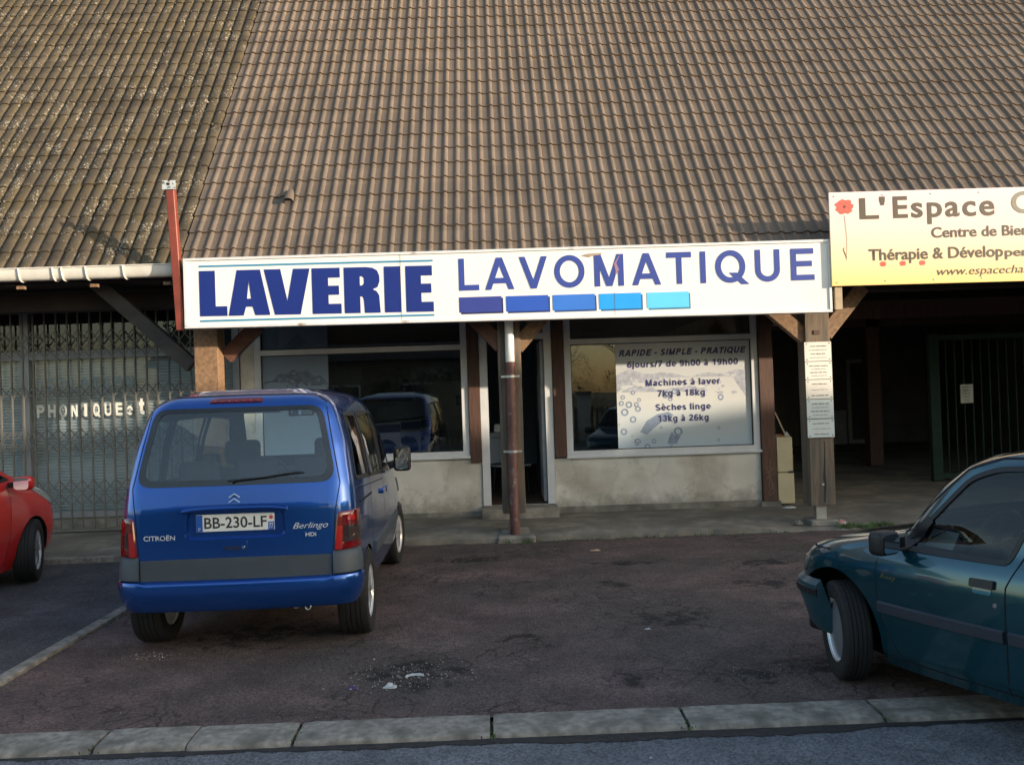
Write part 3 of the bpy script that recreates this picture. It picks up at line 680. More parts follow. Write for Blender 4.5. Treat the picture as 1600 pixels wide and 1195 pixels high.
# moss lumps at the tile joints of the old roof, countless
mm = MB()
for i in range(2600):
    x = random.uniform(-9.2, -3.6); r = random.randint(0, 24); s_ = .05+r*G+random.choice((0, 0, 0, random.uniform(0, .3))); sz = random.uniform(.006, .020)
    c = slope_pt(x, s_+random.uniform(-.01, .02), RY, RZ-.01, random.uniform(.03, .052)); 
    if i % 3: sz *= .6
    P = [c+Vector((random.uniform(-1, 1), random.uniform(-.7, .7), random.uniform(-.6, .8)))*sz*1.1 for _ in range(5)]; mm.add(P, [(0,1,2),(0,2,3),(0,3,4),(0,4,1),(1,2,3),(1,3,4)])
tag(mobj('roof_moss', mm, mat('moss_lump', (.10, .09, .04), .95, var=.6, scale=9, c2=(.33, .30, .24), mixs=30, mixt=(.5, .56)), rf2), kind='stuff')

# gable wall behind the roof so nothing shows through, ceiling and beams of the arcade
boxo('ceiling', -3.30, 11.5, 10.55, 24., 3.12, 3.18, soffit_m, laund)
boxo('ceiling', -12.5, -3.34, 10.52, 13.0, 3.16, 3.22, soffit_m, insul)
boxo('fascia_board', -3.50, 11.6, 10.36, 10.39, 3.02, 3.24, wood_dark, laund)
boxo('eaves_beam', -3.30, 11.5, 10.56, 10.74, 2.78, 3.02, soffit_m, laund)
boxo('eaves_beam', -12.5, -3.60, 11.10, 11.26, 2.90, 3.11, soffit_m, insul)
for x in np.arange(-12., -3.7, .83): boxo('rafter_foot', x-.04, x+.04, 10.30, 10.36, 3.075, 3.11, wood_brace, insul)
# posts with braces
def post(parent, x, zb, w, m, braces, zt=2.84, foot=True, w2=.28, by=10.60):
    mb = MB(); n = 7
    for i in range(n+1):
        z = zb+(zt-zb)*i/n
        for a, b in ((-1,-1),(1,-1),(1,1),(-1,1)): mb.v.append((x+a*w/2+random.uniform(-.003,.003), 10.64+b*w2/2+random.uniform(-.003,.003), z))
    for i in range(n):
        for j in range(4): mb.f.append((i*4+j, i*4+(j+1) % 4, i*4+4+(j+1) % 4, i*4+4+j))
    mb.f += [(3,2,1,0), tuple(n*4+j for j in range(4))]
    p = mobj('timber_post', mb, m, parent, None, .006, 1)
    for a, b, bm_ in braces: mobj('brace', MB().bar((a[0], by, a[1]), (b[0], by, b[1]), .12, .17, (0, -1, 0) if 0 else (0, 0, 1)), bm_, p, None, .005, 1)
    if foot:
        mobj('post_foot', MB().box(x-.06, x+.06, 10.58, 10.70, .06, zb+.01), steel, p)
        mobj('post_base', MB().box(x-.17, x+.17, 10.46, 10.80, .02, .095), conc, p, None, .012, 1)
    return p
dkb = mat('brown_stained_brace', (.12, .055, .035), .7, var=.3)
post(insul, -3.345, .28, .27, wood_brace, [((-4.72, 3.20), (-3.60, 2.16), mat('grey_brace', (.05, .045, .042), .8, var=.3)), ((-2.80, 2.62), (-3.20, 2.25), dkb)], by=10.80, w2=.26)
post(laund, .19, .30, .27, wood_grey, [((-.22, 2.62), (.10, 2.26), dkb), ((.62, 2.62), (.28, 2.24), wood_brace)])
p3 = post(laund, 3.835, .26, .29, wood_grey, [((3.30, 2.62), (3.72, 2.25), wood_brace), ((4.42, 2.84), (3.95, 2.28), wood_brace)])
post(laund, 7.50, .26, .29, wood_grey, [((6.80, 2.84), (7.38, 2.22), wood_brace), ((8.2, 2.84), (7.62, 2.22), wood_brace)])
boxo('tie_beam', 3.75, 3.92, 10.80, 12.1, 2.50, 2.66, wood_brace, laund)
cr = MB(); zz = .30; xx = 3.85
pts = []
while zz < 1.06: pts.append((xx, zz)); zz += .06; xx += random.uniform(-.006, .006)
for i, (a, z) in enumerate(pts):
    w = .003+.010*math.exp(-((z-.55)/.2)**2)+random.uniform(0, .003); cr.v += [(a-w, 10.4975, z), (a+w, 10.4975, z)]
cr.f = [(2*i, 2*i+1, 2*i+3, 2*i+2) for i in range(len(pts)-1)]; mobj('wood_crack', cr, black_pl, p3)
boxo('bracket_plate', 3.79, 3.86, 10.488, 10.498, 2.28, 2.33, wood_dark, p3)
boxo('bolt_plate', 3.815, 3.845, 10.485, 10.4985, .50, .525, steel, p3)

# ---------------------------------------------------------------- laundromat front wall (plane y = 12)
Y = 12.0
def splash(m):
    """rain-splash dirt in ragged tongues along the foot of the rendered walls, and hairline cracks"""
    n = m.node_tree.nodes; l = m.node_tree.links; b = n['Principled BSDF']; src = b.inputs['Base Color'].links[0].from_socket
    tc = n.new('ShaderNodeTexCoord'); sx = n.new('ShaderNodeSeparateXYZ'); l.new(tc.outputs['Object'], sx.inputs[0])
    nz = n.new('ShaderNodeTexNoise'); nz.inputs['Scale'].default_value = 5; nz.inputs['Detail'].default_value = 9; nz.inputs['Roughness'].default_value = .7; l.new(tc.outputs['Object'], nz.inputs['Vector'])
    ad = n.new('ShaderNodeMath'); ad.operation = 'MULTIPLY_ADD'; l.new(nz.outputs[0], ad.inputs[0]); ad.inputs[1].default_value = -.75; l.new(sx.outputs['Z'], ad.inputs[2])
    mr = n.new('ShaderNodeMapRange'); l.new(ad.outputs[0], mr.inputs[0]); mr.inputs[1].default_value = -.22; mr.inputs[2].default_value = -.02; mr.inputs[3].default_value = .6; mr.inputs[4].default_value = 0
    mx = n.new('ShaderNodeMixRGB'); l.new(mr.outputs[0], mx.inputs[0]); l.new(src, mx.inputs[1]); mx.inputs[2].default_value = (.20, .18, .14, 1)
    cn = n.new('ShaderNodeMixRGB'); cn.blend_type = 'ADD'; cn.inputs[0].default_value = .5; l.new(tc.outputs['Object'], cn.inputs[1]); l.new(nz.outputs['Color'], cn.inputs[2])
    cv = n.new('ShaderNodeTexVoronoi'); cv.feature = 'DISTANCE_TO_EDGE'; cv.inputs['Scale'].default_value = 1.6; l.new(cn.outputs[0], cv.inputs['Vector'])
    cr = n.new('ShaderNodeMapRange'); l.new(cv.outputs['Distance'], cr.inputs[0]); cr.inputs[1].default_value = 0; cr.inputs[2].default_value = .008; cr.inputs[3].default_value = .55; cr.inputs[4].default_value = 0
    m2 = n.new('ShaderNodeMixRGB'); l.new(cr.outputs[0], m2.inputs[0]); l.new(mx.outputs[0], m2.inputs[1]); m2.inputs[2].default_value = (.14, .12, .10, 1); l.new(m2.outputs[0], b.inputs['Base Color'])
splash(render_m)
boxo('wall', -3.36, -3.18, Y-.04, Y+.2, .05, 3.12, render_m, laund)
boxo('wall', -3.18, -.20, Y-.02, Y+.2, .05, .862, render_m, laund)
boxo('wall', .78, 3.545, Y-.02, Y+.2, .05, .812, render_m, laund)
boxo('wall', -3.18, 3.74, Y-.01, Y+.2, 2.80, 3.12, soffit_m, laund)
boxo('wall_plinth', .80, 3.52, Y-.032, Y-.02, .04, .17, conc, laund); boxo('wall_plinth', -3.18, -.22, Y-.032, Y-.02, .04, .15, conc, laund)
boxo('plinth_block', 3.52, 3.78, Y-.10, Y+.1, .05, .15, conc, laund)
for a, b, z0, z1 in ((-.345, -.195, .80, 2.80), (.785, .945, .835, 2.80), (3.552, 3.74, .15, 2.80)): boxo('timber_cladding', a, b, Y-.075, Y-.021 if z0 > .5 else Y+.15, z0, z1, wood_dark, laund, .004)
# scratched graffiti on the right board
sc = MB()
for a, b in (((3.60,.62),(3.70,.30)),((3.70,.60),(3.60,.45)),((3.60,.45),(3.71,.52)),((3.61,.25),(3.70,.38)),((3.63,.35),(3.66,.72)),((3.60,.52),(3.68,.60)),((3.62,.22),(3.70,.28))):
    sc.bar((a[0], Y-.0765, a[1]), (b[0], Y-.0765, b[1]), .006, .002, (0, -1, 0))
mobj('scratches', sc, mat('scratched_wood', (.22, .15, .11), .8), laund)
def window(parent, x0, x1, z0, z1, ztr, fw=.085, mull=None):
    fr = MB(); y0, y1 = Y-.045, Y+.04
    fr.box(x0, x1, y0, y1, z0, z0+fw); fr.box(x0, x1, y0, y1, z1-fw, z1)
    fr.box(x0, x0+fw, y0, y1, z0+fw, z1-fw); fr.box(x1-fw, x1, y0, y1, z0+fw, z1-fw)
    fr.box(x0+fw, x1-fw, y0+.002, y1, ztr-.035, ztr+.035)
    w = mobj('window', fr, white_pvc, parent)
    mobj('sill', MB().box(x0-.01, x1+.01, y0-.03, y0, z0-.012, z0+.02), white_pvc, w)
    for a, b, lo, hi in ((x0+fw, x1-fw, z0+fw, ztr-.035), (x0+fw, x1-fw, ztr+.035, z1-fw)):
        g = MB().add([(a, Y+.01, lo), (b, Y+.01, lo), (b, Y+.01, hi), (a, Y+.01, hi)], [(0,1,2,3)]); mobj('pane', g, shop_glass, w)
        gs = MB()
        for q in ((a, a+.012, lo, hi), (b-.012, b, lo, hi), (a+.012, b-.012, lo, lo+.012), (a+.012, b-.012, hi-.012, hi)): gs.box(q[0], q[1], Y-.012, Y+.006, q[2], q[3])
        mobj('gasket', gs, black_pl, w)
    return w
window(laund, -3.175, -.352, .872, 2.80, 2.345); window(laund, .948, 3.545, .822, 2.80, 2.365)
# door frame and open door leaf
df = MB(); df.box(-.19, -.085, Y-.05, Y+.05, .22, 2.80); df.box(.675, .775, Y-.05, Y+.05, .22, 2.80); df.box(-.085, .675, Y-.05, Y+.05, 2.42, 2.50)
dr = mobj('door', df, white_pvc, laund); boxo('threshold', -.085, .675, Y-.06, Y+.04, .20, .222, steel, dr)
mobj('door_leaf', MB().box(.628, .672, Y+.06, Y+.90, .24, 2.40), mat('grey_pvc', (.35, .36, .38), .4), dr, None, .004, 1)
g = MB().add([(-.085, Y+.01, 2.50), (.675, Y+.01, 2.50), (.675, Y+.01, 2.80), (-.085, Y+.01, 2.80)], [(0,1,2,3)]); mobj('pane', g, shop_glass, dr)
boxo('door_step', -.215, .79, 11.58, Y-.03, .05, .215, conc, laund, .012)
# interior shell
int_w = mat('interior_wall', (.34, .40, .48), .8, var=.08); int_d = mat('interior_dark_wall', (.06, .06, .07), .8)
boxo('interior_floor', -3.3, 3.7, Y+.05, 19.0, .12, .205, mat('floor_tiles', (.16, .10, .07), .5, var=.2), laund)
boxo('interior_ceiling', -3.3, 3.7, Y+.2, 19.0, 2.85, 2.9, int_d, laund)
boxo('interior_wall', -3.36, -3.3, Y+.2, 19., .1, 3.1, int_w, laund); boxo('interior_wall', 3.55, 3.74, Y+.2, 23.5, .1, 3.1, render_m, laund)
boxo('interior_wall', -3.3, 3.55, 19.0, 19.1, .1, 3.1, int_w, laund)
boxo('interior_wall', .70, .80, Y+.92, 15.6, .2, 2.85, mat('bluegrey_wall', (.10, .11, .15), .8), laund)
boxo('wall_panel', .72, 1.0, 14.2, 14.23, 1.3, 2.3, int_w, laund)
# inside notice on the wall seen through the door
npn = empty('framed_notice', (.66, 13.6, 1.5), 0, 'pale framed notice on the dark wall inside the open laundromat door', 'notice')
boxo('frame', .665, .698, 13.3, 13.75, 1.25, 2.0, mat('brown_frame', (.16, .10, .05), .5), npn, .004); boxo('sheet', .658, .664, 13.34, 13.71, 1.30, 1.95, mat('cream_paper', (.55, .52, .42), .7), npn)

# ---------------------------------------------------------------- insulation shop front
boxo('wall', -25., -3.36, Y+.24, Y+.4, .05, 3.12, soffit_m, insul)
boxo('wall', -12., -3.36, Y-.02, Y+.2, .05, .26, conc, insul)
al = mat('grey_aluminium', (.30, .31, .33), .45, metal=.4, var=.1)
fr = MB()
for a, b in ((-9.3, -9.22), (-6.24, -6.13), (-3.46, -3.37)): fr.box(a, b, Y-.06, Y+.02, .26, 3.05)
for z0, z1 in ((2.35, 2.46), (.26, .34), (2.98, 3.05)): fr.box(-9.22, -6.24, Y-.05, Y+.02, z0, z1); fr.box(-6.13, -3.46, Y-.05, Y+.02, z0, z1)
sw = mobj('window', fr, al, insul)
for a, b in ((-9.22, -6.24), (-6.13, -3.46)):
    for z0, z1 in ((.34, 2.35), (2.46, 2.98)): mobj('pane', MB().add([(a,Y,z0),(b,Y,z0),(b,Y,z1),(a,Y,z1)], [(0,1,2,3)]), glass('left_shop_glass', (.82, .88, .90), 1., 1.6), sw)
shm = MB(); z = .30
while z < 2.36:
    shm.v += [(-9.2, Y+.10, z), (-3.42, Y+.10, z), (-3.42, Y+.085, z+.012), (-9.2, Y+.085, z+.012), (-9.2, Y+.088, z+.034), (-3.42, Y+.088, z+.034), (-3.42, Y+.10, z+.040), (-9.2, Y+.10, z+.040)]
    k = len(shm.v)-8; shm.f += [(k, k+1, k+2, k+3), (k+3, k+2, k+5, k+4), (k+4, k+5, k+6, k+7)]; z += .040
shu = tag(mobj('roller_shutter', shm, mat('shutter_slats', (.50, .52, .52), .5, metal=.1, var=.12)), 'grey slatted roller shutter pulled down behind the lettered shop window', 'shutter')
lw = mat('white_vinyl', (.78, .78, .70), .6, var=.05); lg = mat('faded_vinyl', (.30, .36, .38), .6, var=.1)
lt = empty('window_lettering', (-5.2, Y-.01, 1.57), 0, 'white vinyl letters PHONIQUE et stuck on the shuttered shop window', 'lettering')
for i, c_ in enumerate('PHONIQUE et'):
    if c_ != ' ': w_ = .020 if c_ == 'I' else (.036 if c_ == 't' else .050); xc_ = -6.011+.1478*(i if i < 8 else i-1); grotlet(c_, (xc_-w_, 1.585, xc_+w_, 1.585+(.17 if c_ not in 'e' else .125)), Y-.012, lw, lt, B=.16)
for i, c_ in enumerate('ISOLATION'): w_ = .018 if c_ == 'I' else .05; xc_ = -6.011+.1478*i; grotlet(c_, (xc_-w_, 1.93, xc_+w_, 2.10), Y-.012, lg, lt, B=.16)
# folding lattice grille
gr = empty('folding_grille', (-5.6, 11.8, .1), 0, 'closed folding scissor grille of grey steel across the left shop front', 'grille')
gm = mat('painted_steel', (.15, .14, .125), .55, metal=.2, var=.2)
bx = np.arange(-9.19, -3.40, .1455)
bme = MB().box(-.0085, .0085, -.011, .011, .0, 2.86).mesh('bar')
for i, x in enumerate(bx): link('bar', bme, gm, gr, (x+random.uniform(-.004, .004), 11.8, .12))
lk = {}
def xmesh(h, rows):
    k = (h, rows)
    if k not in lk:
        mb = MB(); w = .1455
        for r in range(rows):
            mb.bar((0, -.010, r*h), (w, -.010, (r+1)*h), .004, .014, (0, 0, 1)); mb.bar((0, .010, (r+1)*h), (w, .010, r*h), .004, .014, (0, 0, 1))
        lk[k] = mb.mesh('x')
    return lk[k]
for z0, h, rows in ((2.36, .18, 2), (1.83, .17, 1), (1.12, .155, 2), (.42, .17, 2)):
    for x in bx[:-1]: link('lattice_link', xmesh(h, rows), gm, gr, (x, 11.8, z0))
for z0 in (.10, 2.95): mobj('guide_rail', MB().box(-9.25, -3.38, 11.77, 11.83, z0, z0+.03), gm, gr)

# ---------------------------------------------------------------- gutter and downpipe
gut = empty('gutter', (-6, 10.3, 3.2), 0, 'pale half-round plastic gutter along the eaves of the old lichen-covered roof', 'gutter')
gmat = mat('cream_pvc', (.62, .60, .54), .4, var=.08)
mb = MB(); n = 12; r = .072
for x in (-12., -3.60):
    for i in range(n+1): a = pi+pi*i/n; mb.v.append((x, 10.265+r*cos(a)*abs(cos(a))**-.45 if abs(cos(a)) > .01 else 10.265, 3.292+r*1.9*sin(a)))
    for i in range(n+1): a = 2*pi-pi*i/n; mb.v.append((x, 10.265+(r-.004)*cos(a)*abs(cos(a))**-.45 if abs(cos(a)) > .01 else 10.265, 3.294+(r-.004)*1.88*sin(a)))
m_ = 2*n+2
for i in range(m_): mb.f.append((i, (i+1) % m_, m_+(i+1) % m_, m_+i))
trough = mobj('trough', mb, gmat, gut, 50); mobj('rim', MB().tube([(-12, 10.190, 3.294), (-3.6, 10.190, 3.294)], .008, 8), gmat, gut, 50)
mobj('end_cap', MB().add([(-3.598, 10.265+r*1.0*cos(pi+pi*i/n), 3.290+r*1.88*sin(pi+pi*i/n)) for i in range(n+1)], [tuple(range(n+1))]), gmat, gut)
for x in (-10.0, -9.2, -8.4, -7.5, -6.6, -5.62, -5.32, -4.94, -4.84, -4.57, -4.15)[3:]:
    bm_ = MB(); pts = [(x+.03*i/n, 10.265+(r+.010)*cos(pi+pi*i/n)*abs(cos(pi+pi*i/n)+1e-3)**-.45, 3.292+(r+.004)*1.9*sin(pi+pi*i/n)) for i in range(n+1)]
    bm_.tube(pts, .008, 6); mobj('bracket', bm_, gmat, gut, 50)
dp = empty('downpipe', (.155, 10.44, .03), 0, 'rust-brown downpipe with a white top section strapped to the middle post', 'downpipe')
rp = mat('rust_brown_pipe', (.11, .045, .038), .5, var=.35, scale=8, c2=(.20, .17, .15), mixs=18, mixt=(.60, .72))
mobj('white_section', MB().tube([(.195, 10.43, 2.62), (.195, 10.43, 2.02)], .052, 18), mat('white_pipe', (.78, .77, .74), .4), dp, 50)
mobj('socket', MB().lathe([(.052, 2.56), (.064, 2.565), (.064, 2.62), (.05, 2.63)], 18, 'z', (.195, 10.43, 0)), mat('white_pipe', (.7,.7,.7)), dp, 50)
mobj('pipe', MB().tube([(.195, 10.43, 2.03), (.190, 10.43, 1.2), (.188, 10.425, .55), (.188, 10.39, .30), (.188, 10.385, .01)], .058, 20), rp, dp, 50)
mobj('socket', MB().lathe([(.056, 2.0), (.066, 2.0), (.066, 2.06), (.052, 2.07)], 18, 'z', (.195, 10.43, 0)), rp, dp, 50)
for z in (1.90, 1.03):
    c = MB().lathe([(.060, z-.014), (.068, z-.014), (.068, z+.014), (.060, z+.014)], 20, 'z', (.190, 10.43, 0)).box(.085, .135, 10.40, 10.44, z-.012, z+.012).box(.245, .30, 10.40, 10.44, z-.012, z+.012)
    mobj('clamp', c, steel, dp, 40)
boxo('pipe_footing', -.02, .42, 10.22, 10.58, -.02, .075, conc, laund, .02)
# ---------------------------------------------------------------- signs
sg = empty('laverie_sign', (.2, 10.1, 2.55), 0, 'long white light-box sign with dark blue LAVERIE and LAVOMATIQUE lettering and five blue rectangles', 'sign')
fy = 10.05
def quadbox(x0, x1, zl0, zr0, zt, y0, y1):
    return MB().add([(x0,y0,zl0),(x1,y0,zr0),(x1,y1,zr0),(x0,y1,zl0),(x0,y0,zt),(x1,y0,zt),(x1,y1,zt),(x0,y1,zt)], [(0,3,2,1),(4,5,6,7),(0,1,5,4),(1,2,6,5),(2,3,7,6),(3,0,4,7)])
mobj('panel', quadbox(-3.395, 3.825, 2.568, 2.526, 3.30, fy, fy+.13), mat('white_acrylic', (.76, .74, .70), .35, var=.03, scale=1.2, c2=(.70, .66, .60), mixs=1.2, mixt=(.55, .8)), sg)
fm = MB()
for q in (quadbox(-3.42, 3.85, 3.297, 3.297, 3.325, fy-.014, fy+.135), quadbox(-3.42, -3.392, 2.568, 2.568, 3.297, fy-.014, fy+.135), quadbox(3.822, 3.85, 2.526, 2.526, 3.297, fy-.014, fy+.135)): fm.add(q.v, q.f)
q = MB().add([(-3.42,fy-.014,2.545),(3.85,fy-.014,2.503),(3.85,fy+.135,2.503),(-3.42,fy+.135,2.545),(-3.42,fy-.014,2.572),(3.85,fy-.014,2.530),(3.85,fy+.135,2.530),(-3.42,fy+.135,2.572)], [(0,3,2,1),(4,5,6,7),(0,1,5,4),(1,2,6,5),(2,3,7,6),(3,0,4,7)]); fm.add(q.v, q.f)
mobj('frame', fm, mat('white_aluminium', (.68, .68, .68), .35, metal=.2, var=.08, c2=(.30, .22, .15), mixs=3, mixt=(.64, .7)), sg)
blue_d = mat('laverie_blue', (.006, .020, .17), .4, var=.04); blue_l = mat('lavomatique_blue', (.030, .055, .27), .4, var=.04); teal = mat('teal_line', (.035, .22, .38), .4, var=.04)
yp = fy-.004
def E_(l, s, t): return None
def letter_polys():
    H = 1.; P = []
    def put(polys, x0, x1):
        for p in polys: P.append([(x0+(x1-x0)*a, b) for a, b in p])
    put([[(0,0),(1,0),(1,.215),(.58,.215),(.58,1),(0,1)]], -3.25, -2.945)
    put([[(0,0),(.36,0),(.42,.19),(.58,.19),(.64,0),(1,0),(.78,1),(.22,1)], [(.45,.37),(.55,.37),(.50,.76)]], -2.932, -2.470)
    put([[(.22,0),(.78,0),(1,1),(.64,1),(.50,.30),(.36,1),(0,1)]], -2.530, -2.020)
    e = [[(0,0),(1,0),(1,.215),(.56,.215),(.56,.41),(.93,.41),(.93,.61),(.56,.61),(.56,.785),(.97,.785),(.97,1),(0,1)]]
    put(e, -1.998, -1.675)
    put([[(0,0),(.44,0),(.44,.36),(.50,.36),(.54,.30),(.56,0),(1,0),(.97,.38),(.90,.47),(.80,.51),(.93,.56),(.99,.68),(.99,.80),(.93,.92),(.80,.98),(.62,1),(0,1)], [(.44,.60),(.44,.80),(.50,.80),(.555,.76),(.555,.64),(.50,.60)]], -1.640, -1.240)
    put([[(0,0),(1,0),(1,1),(0,1)]], -1.192, -1.008)
    put(e, -.952, -.645)
    return [[(x, 2.675-(x+3.25)*.010 + z*(.507+(x+3.25)*.004)) for x, z in p] for p in P]
link('lettering', poly_mesh(letter_polys(), yp), blue_d, sg)
def letter_L():
    return
grotlet('LAVOMATIQUE', (-.355, 2.872, 3.663, 3.232), yp, blue_l, sg, B=.125, slope=.0, track=.09)
for (a, za, zb, b) in ((-3.25, 3.222, 3.243, -.642), (-3.25, 2.612, 2.633, -.642)):
    mobj('stripe', MB().add([(a, yp, za), (b, yp, za-.012), (b, yp, zb-.012), (a, yp, zb)], [(0,1,2,3)]), teal, sg)
for i, c in enumerate(((.030, .045, .24), (.018, .080, .42), (.030, .155, .56), (.010, .30, .78), (.10, .52, .84))):
    x0 = (-.360, .166, .690, 1.212, 1.752)[i]; x1 = x0+.475; z0 = 2.626-.004*i; z1 = 2.798-.003*i
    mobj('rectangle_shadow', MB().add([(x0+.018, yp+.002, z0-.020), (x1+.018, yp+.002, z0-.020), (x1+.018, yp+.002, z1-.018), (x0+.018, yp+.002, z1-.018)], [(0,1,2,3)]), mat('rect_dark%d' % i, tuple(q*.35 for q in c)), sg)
    mobj('rectangle', MB().add([(x0, yp, z0), (x1, yp, z0), (x1, yp, z1), (x0, yp, z1)], [(0,1,2,3)]), mat('rect_blue%d' % i, c, .4, var=.03), sg)
jn = MB()
for x, z0, z1 in ((-1.010, 2.55, 3.30), (1.385, 2.53, 2.80)): jn.add([(x, fy-.006, z0), (x+.005, fy-.006, z0), (x+.005, fy-.006, z1), (x, fy-.006, z1)], [(0,1,2,3)])
mobj('panel_joint', jn, mat('dirty_joint', (.12, .13, .12), .8), sg)
mobj('torn_patch', MB().add([(1.03, fy-.007, 3.225), (1.12, fy-.007, 3.205), (1.16, fy-.007, 3.22), (1.26, fy-.007, 3.23), (1.25, fy-.007, 3.25), (1.10, fy-.007, 3.245)], [(0,1,2,3,4,5)]), mat('brown_tape', (.33, .25, .19), .7), sg)
mobj('torn_patch', MB().add([(1.40, fy-.007, 2.98), (1.45, fy-.007, 3.05), (1.42, fy-.007, 3.13), (1.47, fy-.007, 3.24), (1.39, fy-.007, 3.12), (1.41, fy-.007, 3.04)], [(0,1,2,3,4,5)]), mat('purple_streak', (.30, .17, .25), .7), sg)

s2 = empty('espace_sign', (5.9, 10.05, 2.78), 0, "pinkish white to yellow board reading L' Espace, Centre de Bien with a red poppy", 'sign')
m = bpy.data.materials.new('sign_print'); m.use_nodes = True; nn = m.node_tree.nodes; ll = m.node_tree.links; b = nn['Principled BSDF']
ge = nn.new('ShaderNodeTexCoord'); sx = nn.new('ShaderNodeSeparateXYZ'); ll.new(ge.outputs['Object'], sx.inputs[0]); mr = nn.new('ShaderNodeMapRange'); ll.new(sx.outputs['Z'], mr.inputs[0]); mr.inputs[1].default_value = 2.78; mr.inputs[2].default_value = 3.86
cr_ = nn.new('ShaderNodeValToRGB'); ll.new(mr.outputs[0], cr_.inputs[0]); e = cr_.color_ramp.elements
e[0].position = 0; e[0].color = (.88, .60, .20, 1); e[1].position = 1; e[1].color = (.80, .62, .62, 1)
for p_, c_ in ((.25, (.86, .66, .36, 1)), (.6, (.82, .64, .54, 1))): q = cr_.color_ramp.elements.new(p_); q.color = c_
ll.new(cr_.outputs[0], b.inputs['Base Color']); b.inputs['Roughness'].default_value = .45
mobj('board', quadbox(3.842, 9.2, 2.790, 2.770, 3.845, 10.0, 10.03), m, s2)
y2 = 9.9965; brn = mat('brown_print', (.085, .060, .038), .5, var=.04); tau = mat('taupe_print', (.22, .20, .15), .5, var=.04)
lettering("L'", (4.183, 3.532, 4.475, 3.782), y2, brn, s2, bold=.02); lettering('Espace', (4.565, 3.455, 5.722, 3.780), y2, brn, s2, bold=.02, spacing=1.15)
lettering('C', (5.915, 3.545, 6.17, 3.80), y2, tau, s2, bold=.02)
lettering('Centre de Bien', (4.990, 3.298, 6.10, 3.420), y2, brn, s2, bold=.02)
lettering('Thérapie & Dévelop', (4.268, 3.022, 5.80, 3.192), y2, brn, s2, bold=.02); lettering('pement', (5.82, 3.032, 6.42, 3.148), y2, brn, s2, bold=.02)
lettering('www.espacechan', (5.037, 2.845, 6.10, 2.965), y2, brn, s2, shear=.25)
def flower(x, z, r, parent):
    P = [(x+r*(1+.13*sin(i*2.1)+.10*sin(i*5.3))*cos(2*pi*i/28)*1.05, z+r*(.82+.10*sin(i*1.7))*sin(2*pi*i/28)) for i in range(28)]
    p = mobj('poppy', MB().add([(a, y2, b) for a, b in P], [tuple(range(28))]), mat('poppy_red', (.72, .10, .07), .5, var=.3, scale=20), parent)
    mobj('poppy_heart', MB().add([(x+r*.18*cos(2*pi*i/12), y2-.002, z+r*.18*sin(2*pi*i/12)) for i in range(12)], [tuple(range(12))]), mat('poppy_dark', (.15, .05, .04), .5), p)
flower(4.012, 3.680, .098, s2)
for x in (4.428, 4.653, 4.875): flower(x, 3.022, .034, s2)
st = MB(); pts = [(4.012, 3.58), (4.02, 3.45), (4.030, 3.32), (4.025, 3.2), (4.015, 3.07)]
for a, b in zip(pts[:-1], pts[1:]): st.bar((a[0], y2, a[1]), (b[0], y2, b[1]), .0025, .002)
for a, b in (((4.02, 3.10), (3.985, 3.20)), ((3.985, 3.20), (4.0, 3.22)), ): st.bar((a[0], y2, a[1]), (b[0], y2, b[1]), .006, .002)
mobj('stem', st, mat('stem_print', (.38, .32, .20), .5), s2)
sc = MB()
for x in np.arange(3.9, 9.1, .55):
    for z in (3.80, 2.83): sc.lathe([(.008, 9.996), (.006, 9.993), (.001, 9.992)], 8, 'y', (x, 0, z))
mobj('screws', sc, steel, s2)
mobj('batten', MB().box(3.885, 3.965, 10.035, 10.09, 2.53, 3.60), mat('pale_batten', (.42, .32, .20), .7, var=.2), s2); mobj('batten', MB().box(6.9, 6.98, 10.035, 10.36, 2.9, 3.5), wood_brace, s2)
for x in (-2.6, .4, 3.2): mobj('sign_bracket', MB().box(x-.02, x+.02, fy+.13, 10.36, 3.10, 3.16), steel, sg)

# rust-red post beside the sign
rp_ = empty('red_post', (-3.53, 10.12, 2.55), 0, 'rust-red steel post standing up past the eaves at the left end of the white sign', 'post')
rm = mat('red_oxide_paint', (.19, .038, .022), .5, var=.25, scale=5)
mobj('upright', MB().add([(-3.525,10.06,2.53),(-3.435,10.06,2.53),(-3.435,10.15,2.53),(-3.525,10.15,2.53),(-3.598,10.06,4.12),(-3.508,10.06,4.12),(-3.508,10.15,4.12),(-3.598,10.15,4.12)], [(0,3,2,1),(4,5,6,7),(0,1,5,4),(1,2,6,5),(2,3,7,6),(3,0,4,7)]), rm, rp_, None, .006, 1)
pl = MB().box(-3.630, -3.485, 10.045, 10.06, 4.105, 4.205); pm = mobj('end_plate', pl, mat('galvanised_plate', (.5, .54, .54), .4, metal=.3, c2=(.16, .07, .04), mixs=30, mixt=(.60, .64)), rp_); mobj('bolt_hole', MB().add([(-3.565+.022*cos(i*pi/5), 10.0445, 4.165+.018*sin(i*pi/5)) for i in range(10)], [tuple(range(10))]), black_pl, pm)
mobj('bolt', MB().lathe([(.012, 10.045), (.012, 10.032), (.001, 10.030)], 6, 'y', (-3.60, 0, 4.18)), steel, pm); mobj('bolt', MB().lathe([(.012, 10.045), (.012, 10.032), (.001, 10.030)], 6, 'y', (-3.54, 0, 4.13)), steel, pm)

